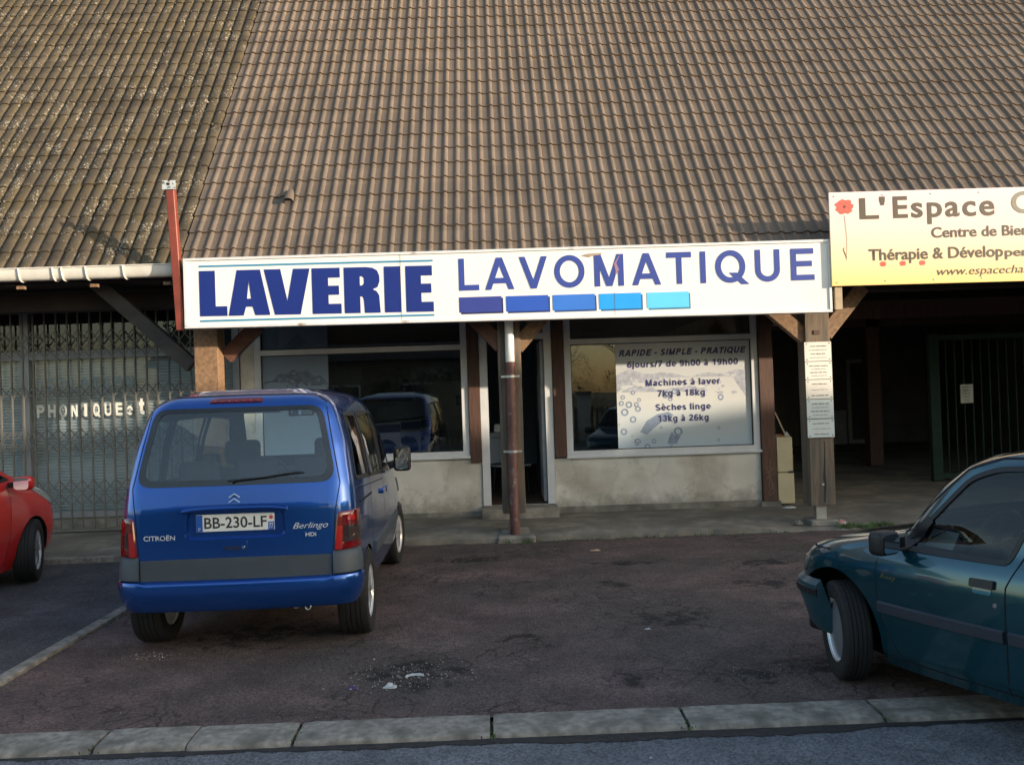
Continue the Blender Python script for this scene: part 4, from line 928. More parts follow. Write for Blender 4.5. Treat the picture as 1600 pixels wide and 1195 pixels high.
# plaques on the right post
def print_line(xc, zc, wd, h, y, m, parent, seed):
    """one line of print too small to read: rows of letter-sized marks"""
    rg = random.Random(seed); mb = MB(); x = xc-wd/2; gap = 0
    while x < xc+wd/2:
        w = h*rg.uniform(.35, .7); gap += 1
        if gap > 4 and rg.random() < .2: gap = 0; x += h*.8; continue
        z0 = zc-h/2; hh = h*rg.uniform(.7, 1.15); mb.add([(x, y, z0), (x+w, y, z0), (x+w, y, z0+hh), (x, y, z0+hh)], [(0,1,2,3)]); x += w+h*.22
    return mobj('small_print', mb, m, parent)
PL = [('topmost cream plaque screwed to the right post, four printed lines', 2.190, 1.965, .70, .60, .42), ('second plaque from the top on the right post, three dark lines', 1.958, 1.752, .70, .63, .50),
      ('middle plaque on the right post below the two cream ones', 1.745, 1.520, .66, .62, .52), ('fourth plaque down the right post, white with bold middle lines', 1.512, 1.290, .58, .60, .56), ('lowest white plaque on the right post just above bare cracked timber', 1.280, 1.066, .52, .60, .57)]
dots = mat('black_screw', (.03, .03, .03), .5)
TX = [[3,2,2,4],[2,1,3,2],[2,2,4],[2,2,2,5],[2,2,3]]
for i, (lb, zt, zb, c0, c1, c2_) in enumerate(PL):
    xo = 3.672+.003*i*.3; p = empty('plaque', (3.82, 10.49, zb), 0, lb, 'plaque', 'plaques screwed to the right post')
    boxo('plate', xo-.005, xo+.312, 10.478, 10.486, zb, zt, mat('plaque_plastic%d' % (i > 2), (.70, .66, .58) if i < 3 else (.60, .64, .60), .45, var=.04), p)
    n = len(TX[i])
    for k, t in enumerate(TX[i]):
        zc = zt-.050-(zt-zb-.09)*k/(n-1); wd = (.19, .22, .17, .20)[(k+i) % 4]; h = .012 if k in (0, 2) else .007
        print_line(xo+.153, zc, wd, h, 10.4765, mat('plaque_ink', (.13, .09, .08), .6), p, 7+i*5+k)
    for a in (.022, .29):
        for zq in (zt-.02, zb+.02): mobj('screw', MB().lathe([(.007, 10.478), (.006, 10.474), (.001, 10.473)], 8, 'y', (xo+a, 0, zq)), dots, p)

# window posters
def poster_mat(name, zlo, zhi, lo, mid, hi):
    m = bpy.data.materials.new(name); m.use_nodes = True; nn = m.node_tree.nodes; ll = m.node_tree.links; b = nn['Principled BSDF']
    ge = nn.new('ShaderNodeTexCoord'); sx = nn.new('ShaderNodeSeparateXYZ'); ll.new(ge.outputs['Object'], sx.inputs[0]); mr = nn.new('ShaderNodeMapRange'); ll.new(sx.outputs['Z'], mr.inputs[0]); mr.inputs[1].default_value = zlo; mr.inputs[2].default_value = zhi
    r = nn.new('ShaderNodeValToRGB'); ll.new(mr.outputs[0], r.inputs[0]); e = r.color_ramp.elements; e[0].color = (*lo, 1); e[1].color = (*hi, 1); q = e.new(.45); q.color = (*mid, 1)
    ll.new(r.outputs[0], b.inputs['Base Color']); b.inputs['Roughness'].default_value = .35; return m
pmat = poster_mat('poster_film', .9, 2.33, (.42, .52, .60), (.60, .61, .59), (.52, .54, .57))
foam = mat('foam_print', (.40, .42, .48), .4, var=.25, scale=14); bub = mat('bubble_print', (.22, .28, .38), .4, var=.2, scale=20)
def foam_band(x0, x1, zt, zb, y, parent, seed, m_):
    rg = random.Random(seed); n = 60; T = []; B = []
    for i in range(n+1):
        t = i/n; x = x0+(x1-x0)*t; T.append((x, zt(t)+rg.uniform(-.008, .008))); B.append((x, zb(t)+rg.uniform(-.015, .015)))
    polys = [T+B[::-1]]
    for k in range(34):
        t = rg.uniform(.03, .97); x = x0+(x1-x0)*t; lo, hi = zb(t)+.03, zt(t)-.03
        if hi-lo < .02: continue
        z = rg.uniform(lo, hi); r = rg.uniform(.006, .022); e = rg.uniform(1, 2.6)
        polys.append([(x+r*e*cos(2*pi*i/12), z+r*sin(2*pi*i/12)) for i in range(12)])
    link('foam_print', poly_mesh(polys, y), m_, parent)
def ring(x, z, r, k): return [[(x+r*cos(2*pi*i/18), z+r*sin(2*pi*i/18)) for i in range(18)], [(x+r*k*cos(2*pi*i/18), z+r*k*sin(2*pi*i/18)) for i in range(18)]]
wp = empty('window_poster', (2.55, 11.99, .92), 0, 'large pale poster with bubbles and washing prices filling most of the right window', 'poster')
boxo('film', 1.640, 3.458, Y-.004, Y+.004, .912, 2.322, pmat, wp)
foam_band(1.645, 3.40, lambda t: 1.90+.05*sin(t*9)+.03*sin(t*21)-.04*t+.06*math.exp(-((t-.5)/.1)**2), lambda t: 1.72-.10*t+.05*sin(t*11+1)-.10*math.exp(-((t-.0)/.12)**2)+.06*sin(t*5), Y-.0055, wp, 3, foam)
bl = []; rg = random.Random(5)
for (px, pz, r) in ((1.70,1.52,.034),(1.80,1.50,.045),(1.90,1.50,.032),(1.72,1.60,.03),(1.86,1.66,.03),(1.94,1.56,.025),(2.30,1.62,.05),(2.42,1.66,.04),(2.36,1.56,.03),(1.74,1.40,.05),(1.92,1.44,.04),(1.85,1.30,.045),(1.72,1.14,.045),(1.90,1.0,.045),(1.90,.965,.035),(2.03,.93,.04),(2.12,1.0,.032),(3.0,1.15,.022),(2.99,.99,.02),(3.04,1.56,.04),(2.22,1.18,.02),(1.66,1.24,.01),(1.83,1.08,.012),(2.35,.94,.02),(2.45,1.12,.06)):
    bl += ring(px, pz, r, .55)
tag(link('bubble_print', poly_mesh(bl, Y-.006), bub, wp), kind='stuff')
bb = [[(2.08+.17*(u)*1.0+.05*sin(v), 1.23+.10*v) for u, v in ((-.6,-1),(0,-1.4),(.3,-.8),(.9,.4),(1.6,1.1),(1.2,1.6),(.3,1.3),(-.4,.5))], [(2.38+.08*u, 1.03+.07*v) for u, v in ((-1,-1),(.6,-1.1),(.9,-.3),(1.3,.4),(.2,.6),(-.2,1.3),(-.6,.4))]]
link('blob_print', poly_mesh(bb, Y-.0052), bub, wp)
tx = mat('poster_text', (.035, .035, .13), .5, var=.04)
yt = Y-.0075
grotlet('RAPIDE - SIMPLE - PRATIQUE', (1.685, 2.150, 3.405, 2.235), yt, tx, wp, B=.17, shear=.28)
grotlet('6jours/7 de 9h00 à 19h00', (1.795, 1.995, 3.290, 2.078), yt, tx, wp, B=.148)
grotlet('Machines à laver', (2.035, 1.740, 3.035, 1.828), yt, tx, wp, B=.148); grotlet('7kg à 18kg', (2.190, 1.596, 2.830, 1.682), yt, tx, wp, B=.148)
grotlet('Sèches linge', (2.160, 1.408, 2.915, 1.494), yt, tx, wp, B=.148); grotlet('13kg à 26kg', (2.172, 1.258, 2.868, 1.344), yt, tx, wp, B=.148)
w2_ = empty('window_poster', (-2.6, 12.03, .96), 0, 'pale bubble poster filling the left part of the left window, just behind the blue van', 'poster')
pm2 = poster_mat('left_poster_film', .9, 2.33, (.30, .42, .52), (.26, .34, .42), (.16, .21, .28)); boxo('film', -3.09, -2.205, Y-.004, Y+.004, .958, 2.31, pm2, w2_)
foam_band(-3.085, -2.21, lambda t: 1.92+.18*sin(t*3)+.02*sin(t*30), lambda t: 1.66+.03*sin(t*13), Y-.0055, w2_, 9, mat('left_foam', (.12, .15, .20), .4, var=.3, scale=14))
boxo('upper_film', -3.09, -2.205, Y+.014, Y+.020, 2.38, 2.715, pm2, w2_)

# ---------------------------------------------------------------- laundry machines and things inside
mw_ = mat('machine_white', (.45, .47, .50), .4, var=.05); 
def washer(x, y, rz, s, label):
    t = empty('washing_machine', (x, y, .205), rz, label, 'washing machine', 'washing machines inside the laundromat')
    mobj('cabinet', MB().box(-.34*s, .34*s, -.0, .7, 0, 1.25*s), mw_, t, None, .01, 1)
    mobj('control_panel', MB().box(-.32*s, .32*s, -.012, -.001, 1.06*s, 1.22*s), mat('blue_panel', (.03, .06, .16), .4), t)
    d = mobj('door_ring', MB().lathe([(.25*s, -.001), (.25*s, -.04), (.20*s, -.055), (.185*s, -.03)], 36, 'y', (0, 0, .68*s)), chrome, t, 40)
    mobj('door_glass', MB().lathe([(.185*s, -.03), (.12*s, -.045), (.001, -.05)], 36, 'y', (0, 0, .68*s)), mat('dark_porthole', (.02, .03, .05), .08), d, 40)
washer(-1.86, 15.1, radians(28), .86, 'nearest round-doored washing machine behind the left window glass'); washer(-1.62, 16.3, radians(28), .86, 'middle washing machine inside, between two other round doors'); washer(-1.36, 17.5, radians(28), .86, 'farthest washing machine inside, nearest the right edge of the left window')
cm = empty('change_machine', (-.9, 18.6, .2), 0, 'blue and white payment cabinet on the back wall inside the laundromat', 'machine')
boxo('cabinet', -1.45, -.35, 18.6, 18.98, 1.0, 2.0, mw_, cm); boxo('header', -1.45, -.35, 18.57, 18.6, 2.0, 2.45, mat('header_blue', (.015, .06, .22), .4), cm); boxo('screen', -.8, -.55, 18.585, 18.6, 1.5, 1.7, black_pl, cm)
nb = empty('inside_notice', (-2.3, 18.6, 1.6), 0, 'dark notice board with brown lower edge on the back wall inside', 'notice board')
boxo('board', -2.75, -1.75, 18.93, 18.99, 1.7, 2.35, int_d, nb); boxo('ledge', -2.75, -1.75, 18.90, 18.99, 1.62, 1.69, wood_brace, nb)
tb = empty('laundry_sink', (-.02, 14.1, .2), 0, 'white square sink unit seen through the open door left of the post', 'sink')
boxo('basin', -.18, .42, 14.1, 14.6, .72, 1.10, mw_, tb, .02); boxo('tap', -.02, .10, 14.3, 14.34, 1.10, 1.22, steel, tb)
ch = empty('plastic_chair', (.22, 13.3, .205), radians(40), 'pale grey shell chair with dark legs inside the doorway beside the post', 'chair')
mobj('seat', MB().box(-.22, .22, -.2, .22, .42, .45), mw_, ch, None, .012, 2); mobj('backrest', MB().add([(-.21,.2,.47),(.21,.2,.47),(.21,.24,.47),(-.21,.24,.47),(-.18,.30,.84),(.18,.30,.84),(.18,.33,.84),(-.18,.33,.84)], [(0,3,2,1),(4,5,6,7),(0,1,5,4),(1,2,6,5),(2,3,7,6),(3,0,4,7)]), mw_, ch, None, .012, 2)
for a in (-.19, .19):
    for b in (-.17, .2): mobj('leg', MB().tube([(a, b, 0), (a*.9, b*.9, .42)], .013, 8), black_pl, ch, 50)

# fridge beside the right board
fr_ = empty('beige_fridge', (3.80, 12.2, .1), 0, 'narrow beige fridge standing between the brown board and the right post', 'fridge')
cb = mat('aged_beige_enamel', (.50, .43, .27), .4, var=.08, scale=4)
mobj('lower_door', MB().box(3.752, 3.975, 11.93, 12.00, .11, .522), cb, fr_, None, .008, 1); mobj('upper_door', MB().box(3.752, 3.965, 11.93, 12.00, .530, 1.00), cb, fr_, None, .008, 1)
mobj('carcass', MB().box(3.755, 3.955, 12.002, 12.45, .10, 1.01), cb, fr_, None, .006, 1); boxo('handle', 3.90, 3.968, 11.915, 11.93, .520, .545, black_pl, fr_)
jk = empty('scrap_pile', (3.86, 12.1, 1.01), 0, 'small heap of reddish scraps and a leaning stick on top of the beige fridge', 'scrap')
mobj('stick', MB().bar((3.90, 12.0, 1.02), (3.775, 12.02, 1.33), .012, .02), mat('pale_batten', (.42,.32,.2)), jk)
mobj('scrap', MB().add([(3.80,11.96,1.011),(3.88,11.95,1.011),(3.86,12.05,1.011),(3.82,11.99,1.045)], [(0,1,3),(1,2,3),(2,0,3),(0,2,1)]), mat('red_scrap', (.3, .07, .04), .7), jk)
mobj('scrap', MB().add([(3.87,11.96,1.011),(3.95,11.97,1.011),(3.92,12.05,1.011),(3.91,11.99,1.075)], [(0,1,3),(1,2,3),(2,0,3),(0,2,1)]), mat('pale_scrap', (.4, .38, .36), .7), jk)

# ---------------------------------------------------------------- passage at the right
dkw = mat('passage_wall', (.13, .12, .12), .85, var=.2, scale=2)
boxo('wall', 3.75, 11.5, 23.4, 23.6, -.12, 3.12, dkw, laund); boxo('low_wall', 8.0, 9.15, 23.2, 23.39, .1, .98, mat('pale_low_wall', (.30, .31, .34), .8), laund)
pd = MB()
for a, b, c, d in ((9.25, 9.35, .1, 2.3), (10.0, 10.1, .1, 2.3), (9.35, 10.0, 2.2, 2.3), (9.35, 10.0, .1, .2)): pd.box(a, b, 23.33, 23.39, c, d)
pdo = mobj('passage_door', pd, al, laund); mobj('pane', MB().add([(9.35,23.37,.2),(10.,23.37,.2),(10.,23.37,2.2),(9.35,23.37,2.2)], [(0,1,2,3)]), shop_glass, pdo)
boxo('timber_post', 7.15, 7.4, 17.0, 17.25, .1, 3.12, wood_dark, laund); boxo('cross_beam', 3.75, 11.5, 17.0, 17.2, 2.75, 3.0, wood_dark, laund); boxo('cross_beam', 3.75, 11.5, 14.3, 14.5, 2.72, 3.0, wood_dark, laund)
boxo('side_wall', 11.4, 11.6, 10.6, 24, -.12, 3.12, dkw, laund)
gt = empty('green_gate', (8.4, 14.05, .1), 0, 'dark green barred metal gate across the passage at the right', 'gate')
gmt = mat('green_gate_paint', (.010, .030, .018), .8, var=.15)
fr = MB(); fr.box(6.88, 7.03, 14.0, 14.1, .1, 2.42); fr.box(7.03, 10.5, 14.02, 14.08, 2.32, 2.40); fr.box(7.03, 10.5, 14.02, 14.08, .14, .22); fr.box(10.5, 10.62, 14.0, 14.1, .1, 2.42)
mobj('frame', fr, gmt, gt); brm = MB().tube([(0, 0, 0), (0, 0, 2.1)], .012, 8).mesh('bar', 50)
for x in np.arange(7.16, 10.45, .139): link('bar', brm, gmt, gt, (x, 14.05, .22))
nt_ = empty('gate_notice', (7.46, 14.0, 1.31), 0, 'small cream paper notice fixed on the green gate bars', 'notice')
boxo('sheet', 7.362, 7.562, 14.018, 14.026, 1.315, 1.61, mat('cream_paper', (.6,.55,.4)), nt_)
for k in range(5): print_line(7.462, 1.565-.05*k, (.15,.12,.1,.13,.08)[k], .016 if k < 2 else .010, 14.0165, mat('plaque_ink', (.1,.07,.06)), nt_, 60+k)
# ---------------------------------------------------------------- litter, grit and weeds
def crumple(x, y, s, lab, c, name='paper_scrap', flat=.4, z=0.):
    rg = random.Random(int(x*1000+y*77)); mb = MB(); n = 7
    for j in range(3):
        for i in range(n): a = 2*pi*i/n; r = s*(1-.3*j)*rg.uniform(.6, 1.2); mb.v.append((x+r*cos(a)*1.3, y+r*sin(a)*.8, z+.003+j*s*flat*rg.uniform(.4, 1)))
    for j in range(2):
        for i in range(n): mb.f.append((j*n+i, j*n+(i+1) % n, (j+1)*n+(i+1) % n, (j+1)*n+i))
    mb.f.append(tuple(2*n+i for i in range(n))); return tag(mobj(name, mb, c), lab, 'litter')
wpap = mat('white_paper', (.48, .50, .52), .7, var=.1)
crumple(-.665, 5.29, .038, 'crumpled white paper scrap on the dark patch left of centre', wpap)
c = MB(); pts = [(-.535+.055*cos(a), 5.45+.04*sin(a), .012) for a in np.linspace(.3, 3.6, 9)]; c.tube(pts, [.003,.008,.010,.007,.009,.006,.009,.005,.002], 5); tag(mobj('paper_curl', c, wpap), 'curled white strip of paper behind the crumpled scrap', 'litter')
crumple(-.89, 5.30, .036, 'dark purple sweet wrapper with white print beside the paper scraps', mat('purple_wrapper', (.06, .03, .09), .3, c2=(.4, .4, .45), mixs=40, mixt=(.55, .6)), 'sweet_wrapper', .3)
crumple(-.955, 4.43, .020, 'small white scrap in the gutter in front of the kerb', wpap, z=-.05); crumple(.68, 4.22, .016, 'white pebble-like scrap on the dark road at the bottom', wpap, 'pebble', .7, z=-.05)
crumple(1.03, 9.55, .05, 'orange-brown food wrapper flat near the pavement edge', mat('tan_wrapper', (.45, .30, .18), .6), 'food_wrapper', .15)
crumple(1.03, 6.35, .022, 'small pale paper square in the middle of the bay', wpap, flat=.2); crumple(3.78, 11.60, .09, 'white torn paper on the pavement below the beige fridge', wpap, 'torn_paper', .12, .095)
for x, y, l_ in ((3.52, 10.52, 'dark stone lump at the left foot of the right post'), (4.02, 10.42, 'small red and white scrap at the right foot of the right post')): crumple(x, y, .05, l_, conc if x < 3.8 else mat('redwhite_scrap', (.5, .2, .18), .6, c2=(.6, .6, .6), mixs=20), 'rubble', .6, .05)
gr_ = MB()
def grit(n, fx, fy, z, lo=.002, hi=.006):
    for _ in range(n):
        x, y = fx(), fy(); s = random.uniform(lo, hi)
        if abs(x) > 6: continue
        P = [(x+random.uniform(-s, s), y+random.uniform(-s, s), z) for _ in range(3)]+[(x, y, z+s)]; gr_.add(P, [(0,1,3),(1,2,3),(2,0,3)])
grit(900, lambda: random.uniform(-3, 4), lambda: random.uniform(4.75, 10.2), .0)
grit(240, lambda: random.gauss(-.60, .25), lambda: random.gauss(5.5, .16), .0, .003, .010); grit(120, lambda: random.gauss(1.7, .4), lambda: random.gauss(5.3, .12), 0.)
grit(60, lambda: random.gauss(-2.35, .12), lambda: random.gauss(6.15, .05), 0., .004, .010); grit(200, lambda: random.uniform(-4, 4), lambda: random.uniform(3.3, 4.42), -.05)
grit(200, lambda: random.uniform(-6, 6), lambda: random.uniform(10.35, 11.9), .075)
tag(mobj('grit', gr_, mat('pale_grit', (.30, .28, .26), .8, var=.5, scale=40)), kind='stuff')
wd = MB()
def tuft(x, y, n, h, z=0.):
    for _ in range(n):
        a = random.uniform(0, 2*pi); r = random.uniform(0, .05); px, py = x+r*cos(a), y+r*sin(a); hh = h*random.uniform(.4, 1.1); dx, dy = random.uniform(-.5, .5)*hh, random.uniform(-.5, .5)*hh; w = .004
        wd.add([(px-w, py, z), (px+w, py, z), (px+w+dx*.5, py+dy*.5, z+hh*.6), (px-w+dx*.5, py+dy*.5, z+hh*.6), (px+dx, py+dy, z+hh)], [(0,1,2,3),(3,2,4)])
for _ in range(26): tuft(random.uniform(3.95, 4.55), 10.33+random.uniform(-.05, .08), 12, .09, .0)
for _ in range(50): tuft(random.uniform(-.3, 3.3), 10.27+random.uniform(-.03, .03), 4, .03)
for _ in range(14): tuft(random.gauss(.18, .13), 10.2+random.uniform(-.02, .05), 6, .05)
for x in jx:
    for _ in range(5): tuft(x+random.uniform(-.008, .008), random.uniform(4.47, 4.7), 3, .018, -.01)
for _ in range(40): tuft(-3.08+random.uniform(-.01, .02), random.uniform(5., 9.8), 2, .02)
tag(mobj('weeds', wd, mat('weed_green', (.06, .10, .03), .8, var=.5, scale=6)), kind='stuff')
# ---------------------------------------------------------------- vehicles
def paint(name, base, metal=.35, rough=.32, var=.05, dirt=None):
    return mat(name, base, rough, metal, var, 1.5, 0, coat=1., c2=dirt, mixs=3, mixt=(.60, .85)) if dirt else mat(name, base, rough, metal, var, 1.5, coat=1.)
def on_surface(car, kind, txt, box, off, m, root, **k):
    me = text_mesh(txt, box, 0, **k)
    for v in me.vertices: v.co = car.at(kind, v.co.x, v.co.z, off)
    me.update(); return link('lettering', me, m, root)
def loc(name, mb, m, parent, smooth=None, bevel=0): return link(name, mb.mesh(name, smooth, bevel), m, parent)
def side_window(car, root, poly, sides=('right', 'left'), gm=None, name='side_window', rim=.028, trim=None):
    for k in sides:
        g = loc(name, car.patch(k, scale_poly(poly, .012), -.004), gm, root, 60)
        loc('seal', car.border(k, poly, scale_poly(poly, rim), .004), trim or black_pl, g, 50)
def well(root, x, y, r, W, car, zc=.16):
    for s in (-1, 1):
        mb = MB(); mb.lathe([(r+.012, s*(W-.30)), (r+.012, s*(W-.012)), ], 28, 'x', (0, y, x)); mb.lathe([(.01, s*(W-.30)), (r+.012, s*(W-.30))], 28, 'x', (0, y, x))
        mb.v = [(v[0], v[1], max(v[2], zc)) for v in mb.v]; mb.v = [(math.copysign(min(abs(v[0]), max(.2, car.map('right', v[1], max(v[2], car.zb+.01)).x-.03)), v[0]), v[1], v[2]) for v in mb.v]
        loc('wheel_well', mb, under_m, root, 40)
car_glass = glass('car_glass', (.80, .90, .92), 1., 1.85); dark_glass = glass('tinted_car_glass', (.30, .36, .36), 1., 1.7)

# --- blue van
van = empty('blue_van', (-1.750, 5.93, 0), radians(1.2), 'metallic blue high-roofed estate van with plate BB-230-LF parked nose-in, seen from behind', 'van')
VP = paint('blue_metallic_paint', (.008, .080, .36), .72, .24, dirt=(.012, .082, .34))
vc = Car(F=[(.32,4.08),(.36,4.10),(.55,4.11),(.68,4.06),(.80,3.98),(.92,3.75),(1.0,3.42),(1.05,3.22),(1.10,3.12),(1.69,2.42),(1.74,2.25),(1.77,2.05),(1.787,1.85)],
         R=[(.32,.09),(.36,.06),(.5,.05),(1.0,.07),(1.15,.10),(1.66,.23),(1.71,.27),(1.745,.33),(1.77,.42),(1.787,.56)],
         W=[(.32,.79),(.36,.80),(.5,.812),(.7,.812),(.95,.802),(1.12,.788),(1.4,.742),(1.60,.682),(1.67,.648),(1.72,.60),(1.755,.54),(1.775,.46),(1.787,.36)], zb=.325, zt=1.787, fcz=[(.3,.34),(1.05,.34),(1.2,.16),(1.787,.16)], rc=.165, fc=.34, bowR=.045, dome=.018, win=.05, nz=80)
rg_out = rpoly([(-.668,1.150),(.668,1.150),(.566,1.668),(-.566,1.668)], [.11,.11,.09,.09]); rg_in = rpoly([(-.622,1.190),(.622,1.190),(.530,1.640),(-.530,1.640)], [.09,.09,.07,.07])
ws = rpoly([(-.67,1.13),(.67,1.13),(.55,1.685),(-.55,1.685)], .07)
vw = [rpoly([(.36,1.135),(.94,1.105),(.94,1.600),(.50,1.615)], .06), rpoly([(1.00,1.10),(1.80,1.060),(1.80,1.605),(1.00,1.600)], .06), rpoly([(1.87,1.058),(2.98,1.04),(2.90,1.10),(2.42,1.57),(1.87,1.605)], .05)]
rec = [(-.335,.800),(.335,.800),(.325,.992),(-.325,.992)]
AR = .335
body, lin = vc.body([('rear', scale_poly(rg_out, .022)), ('front', scale_poly(ws, .02)), ('rear', rpoly(rec, .05))]+[('side', scale_poly(p, .012)) for p in vw]+[('side', arch_poly(.66, .30, AR)), ('side', arch_poly(3.34, .30, AR))])
bodyo = link('body', body, VP, van); link('interior_lining', lin, dark_int, van)
g = loc('rear_window', vc.patch('rear', scale_poly(rg_in, -.006), .000, k=6), car_glass, van, 60); loc('seal', vc.border('rear', rg_out, rg_in, .004), mat('black_glass_band', (.012, .013, .014), .12, coat=.5), g, 50)
g = loc('windscreen', vc.patch('front', scale_poly(ws, .015), -.003, k=6), glass('windscreen_glass', (.80, .86, .86), 1., 1.5), van, 60); loc('seal', vc.border('front', ws, scale_poly(ws, .035), .004), black_pl, g, 50)
for p in vw: side_window(vc, van, p, gm=dark_glass)
# plate recess with plate
pn = MB(); a, b, c, d = [vc.at('rear', x, z, .0) for x, z in rec]; D = Vector((0, .035, 0)); q = [a, b, c, d, a*1, b*1, c*1, d*1]
bk = [Vector((-.31, .105, .815)), Vector((.31, .105, .815)), Vector((.30, .115, .980)), Vector((-.30, .115, .980))]
ro = dense(rpoly(rec, .05), .03); ri = [(x*.94, .895+(z-.895)*.88) for x, z in ro]; n = len(ro)
for x, z in ro: pn.v.append(tuple(vc.at('rear', x, z, .002)))
for x, z in ri: pn.v.append((x, .108, z))
for i in range(n): pn.f.append((i, (i+1) % n, n+(i+1) % n, n+i))
pn.f.append(tuple(range(n, 2*n))); loc('plate_recess', pn, VP, van, 40)
pl = loc('number_plate', MB().box(-.262, .256, .092, .1, .848, .962), mat('plate_white', (.72, .73, .70), .4, var=.03), van, None, .003)
yp_ = .0905
pbl = mat('plate_blue', (.02, .10, .42), .4)
loc('blue_band', MB().box(-.260, -.218, yp_, .093, .850, .960), pbl, pl); loc('blue_band', MB().box(.214, .254, yp_, .093, .850, .902), pbl, pl)
loc('region_emblem', MB().add([(.234+.014*cos(i*pi/4), yp_, .932+.014*sin(i*pi/4)) for i in range(8)], [tuple(range(8))]), mat('emblem_red', (.6, .06, .06), .5), pl)
lettering('BB-230-LF', (-.207, .868, .205, .943), yp_, mat('plate_ink', (.03, .03, .03), .5), pl, bold=.015)
lettering('77', (.219, .858, .249, .894), yp_-.0012, wpap, pl, bold=.03); lettering('F', (-.246, .856, -.230, .876), yp_-.0012, wpap, pl, bold=.02)
loc('handle_bar', vc.band('rear', -.345, .345, lambda a: .985-.012*(abs(a)/.345)**4, lambda a: 1.028-.022*(abs(a)/.345)**4, [(0, -.004), (0, .020), (.35, .030), (.8, .018), (1, -.002)], 40), VP, van, 50)
ch_ = MB()
for z0 in (1.040, 1.072):
    for sgn in (-1, 1):
        P = [vc.at('rear', x*sgn, z, o) for x, z, o in ((0, z0+.026, .010), (.040, z0, .010), (.040, z0-.001, .002), (0, z0+.005, .002), (0, z0+.018, .014), (.034, z0-.004, .012))]
        ch_.v += [tuple(p) for p in P]; k = len(ch_.v)-6; ch_.f += [(k, k+1, k+5, k+4), (k+4, k+5, k+2, k+3)]
loc('chevron_emblem', ch_, chrome, van)
silv = mat('silver_badge', (.75, .76, .78), .3, metal=.4, var=.03)
on_surface(vc, 'rear', 'CITROËN', (-.605, .803, -.395, .842), .003, silv, van, bold=.01); on_surface(vc, 'rear', 'Berlingo', (.380, .838, .612, .888), .003, silv, van, bold=-.004, shear=.4); on_surface(vc, 'rear', 'HDi', (.462, .796, .532, .822), .003, silv, van, bold=.02)
h = loc('tailgate_handle', vc.patch('rear', rpoly([(-.085,.722),(.085,.722),(.08,.788),(-.08,.788)], .02), .010, 0., 4, .02), VP, van, 40)
loc('handle_shade_patch', vc.patch('rear', rpoly([(-.068,.730),(.035,.730),(.035,.752),(-.068,.752)], .008), .0115, k=2, dens=.02), mat('painted_grip_shade', (.008, .012, .05), .5), h)  # flat dark patch painted for the shade inside the grip
loc('lock', MB().lathe([(.012, -.014), (.010, -.018), (.001, -.019)], 12, 'y', tuple(vc.at('rear', .057, .745, 0))), chrome, h, 40)
greyp = mat('grey_bumper_plastic', (.045, .058, .072), .55, var=.12, scale=5, bump=.15, bscale=200)
loc('tailgate_band', vc.band('rear', -.628, .628, .535, lambda a: .680-.006*(a/.6)**2, [(0, -.004), (.02, .004), (.98, .006), (1, -.002)], 40), greyp, van, 50)
loc('bumper', vc.band('s', -.905, .905,  .352, lambda a: .525+.012*min(1, max(0, (abs(a)-.60)/.05)), [(0, -.01), (0, .012), (.35, .030), (.85, .036), (.97, .028), (1, 0)], 90), VP, van, 45)
for s_ in (-1, 1): loc('bumper_corner', vc.band('s', s_*.640, s_*.905, .538, lambda a: .698-.02*max(0, (abs(a)-.75))*2, [(0, 0), (.05, .026), (.7, .022), (.95, .008), (1, -.002)], 16), greyp, van, 45)
redl = mat('tail_red', (.13, .003, .005), .12, coat=1., var=.15, scale=30); smk = mat('smoked_lens', (.035, .022, .022), .12, coat=1.)
brt = mat('reflector_red', (.36, .008, .010), .15, coat=1., var=.05)
for s_ in (-1, 1):
    P = rpoly([(s_*.648,.692),(s_*.93,.700),(s_*.93,.955),(s_*.672,.950)], .02)
    l_ = loc('tail_light', vc.patch('s', P, .014, -.004, 6, .03, .006), redl, van, 45)
    loc('smoked_lens', vc.patch('s', rpoly([(s_*.705,.745),(s_*.90,.750),(s_*.90,.858),(s_*.712,.855)], .008), .0155, k=4, dens=.03), smk, l_, 45)
    loc('reflector_strip', vc.patch('s', rpoly([(s_*.655,.700),(s_*.698,.700),(s_*.702,.855),(s_*.668,.855)], .006), .0158, k=3, dens=.03), brt, l_, 45)
    loc('bulb_spot', vc.patch('s', rpoly([(s_*.735,.885),(s_*.80,.885),(s_*.80,.925),(s_*.735,.925)], .018), .0158, k=3, dens=.02), brt, l_, 45)
bl_ = loc('high_brake_light', vc.patch('rear', rpoly([(-.205,1.700),(.165,1.700),(.155,1.728),(-.195,1.728)], .012), .010, -.002, 4, .02, .003), redl, van, 45)
for k in range(7): loc('brake_led', MB().lathe([(.008, -.012), (.001, -.016)], 10, 'y', tuple(vc.at('rear', -.165+.049*k, 1.712, 0))), brt, bl_)
seam = mat('panel_gap', (.004, .005, .010), .9, var=0)
tg = [(-.632,.535),(-.642,.70),(-.660,.96),(-.690,1.14),(-.640,1.40),(-.585,1.69),(-.50,1.745),(0,1.752),(.50,1.745),(.585,1.69),(.640,1.40),(.690,1.14),(.660,.96),(.642,.70),(.632,.535)]
gaps = MB(); q = vc.ribbon('rear', [p for p in tg if abs(p[0]) < 2], .006, .0012); gaps.add(q.v, q.f)
for k in ('right', 'left'):
    for P in ([(.97,.45),(.97,1.66)], [(1.835,.30),(1.835,1.66)], [(2.96,1.0),(2.93,.62),(2.98,.32)], [(.97,.40),(1.835,.30),(2.98,.32)], [(.40,1.075),(1.83,1.010)]):
        q = vc.ribbon(k, P, .007, .0012); gaps.add(q.v, q.f)
loc('panel_gaps', gaps, seam, van)
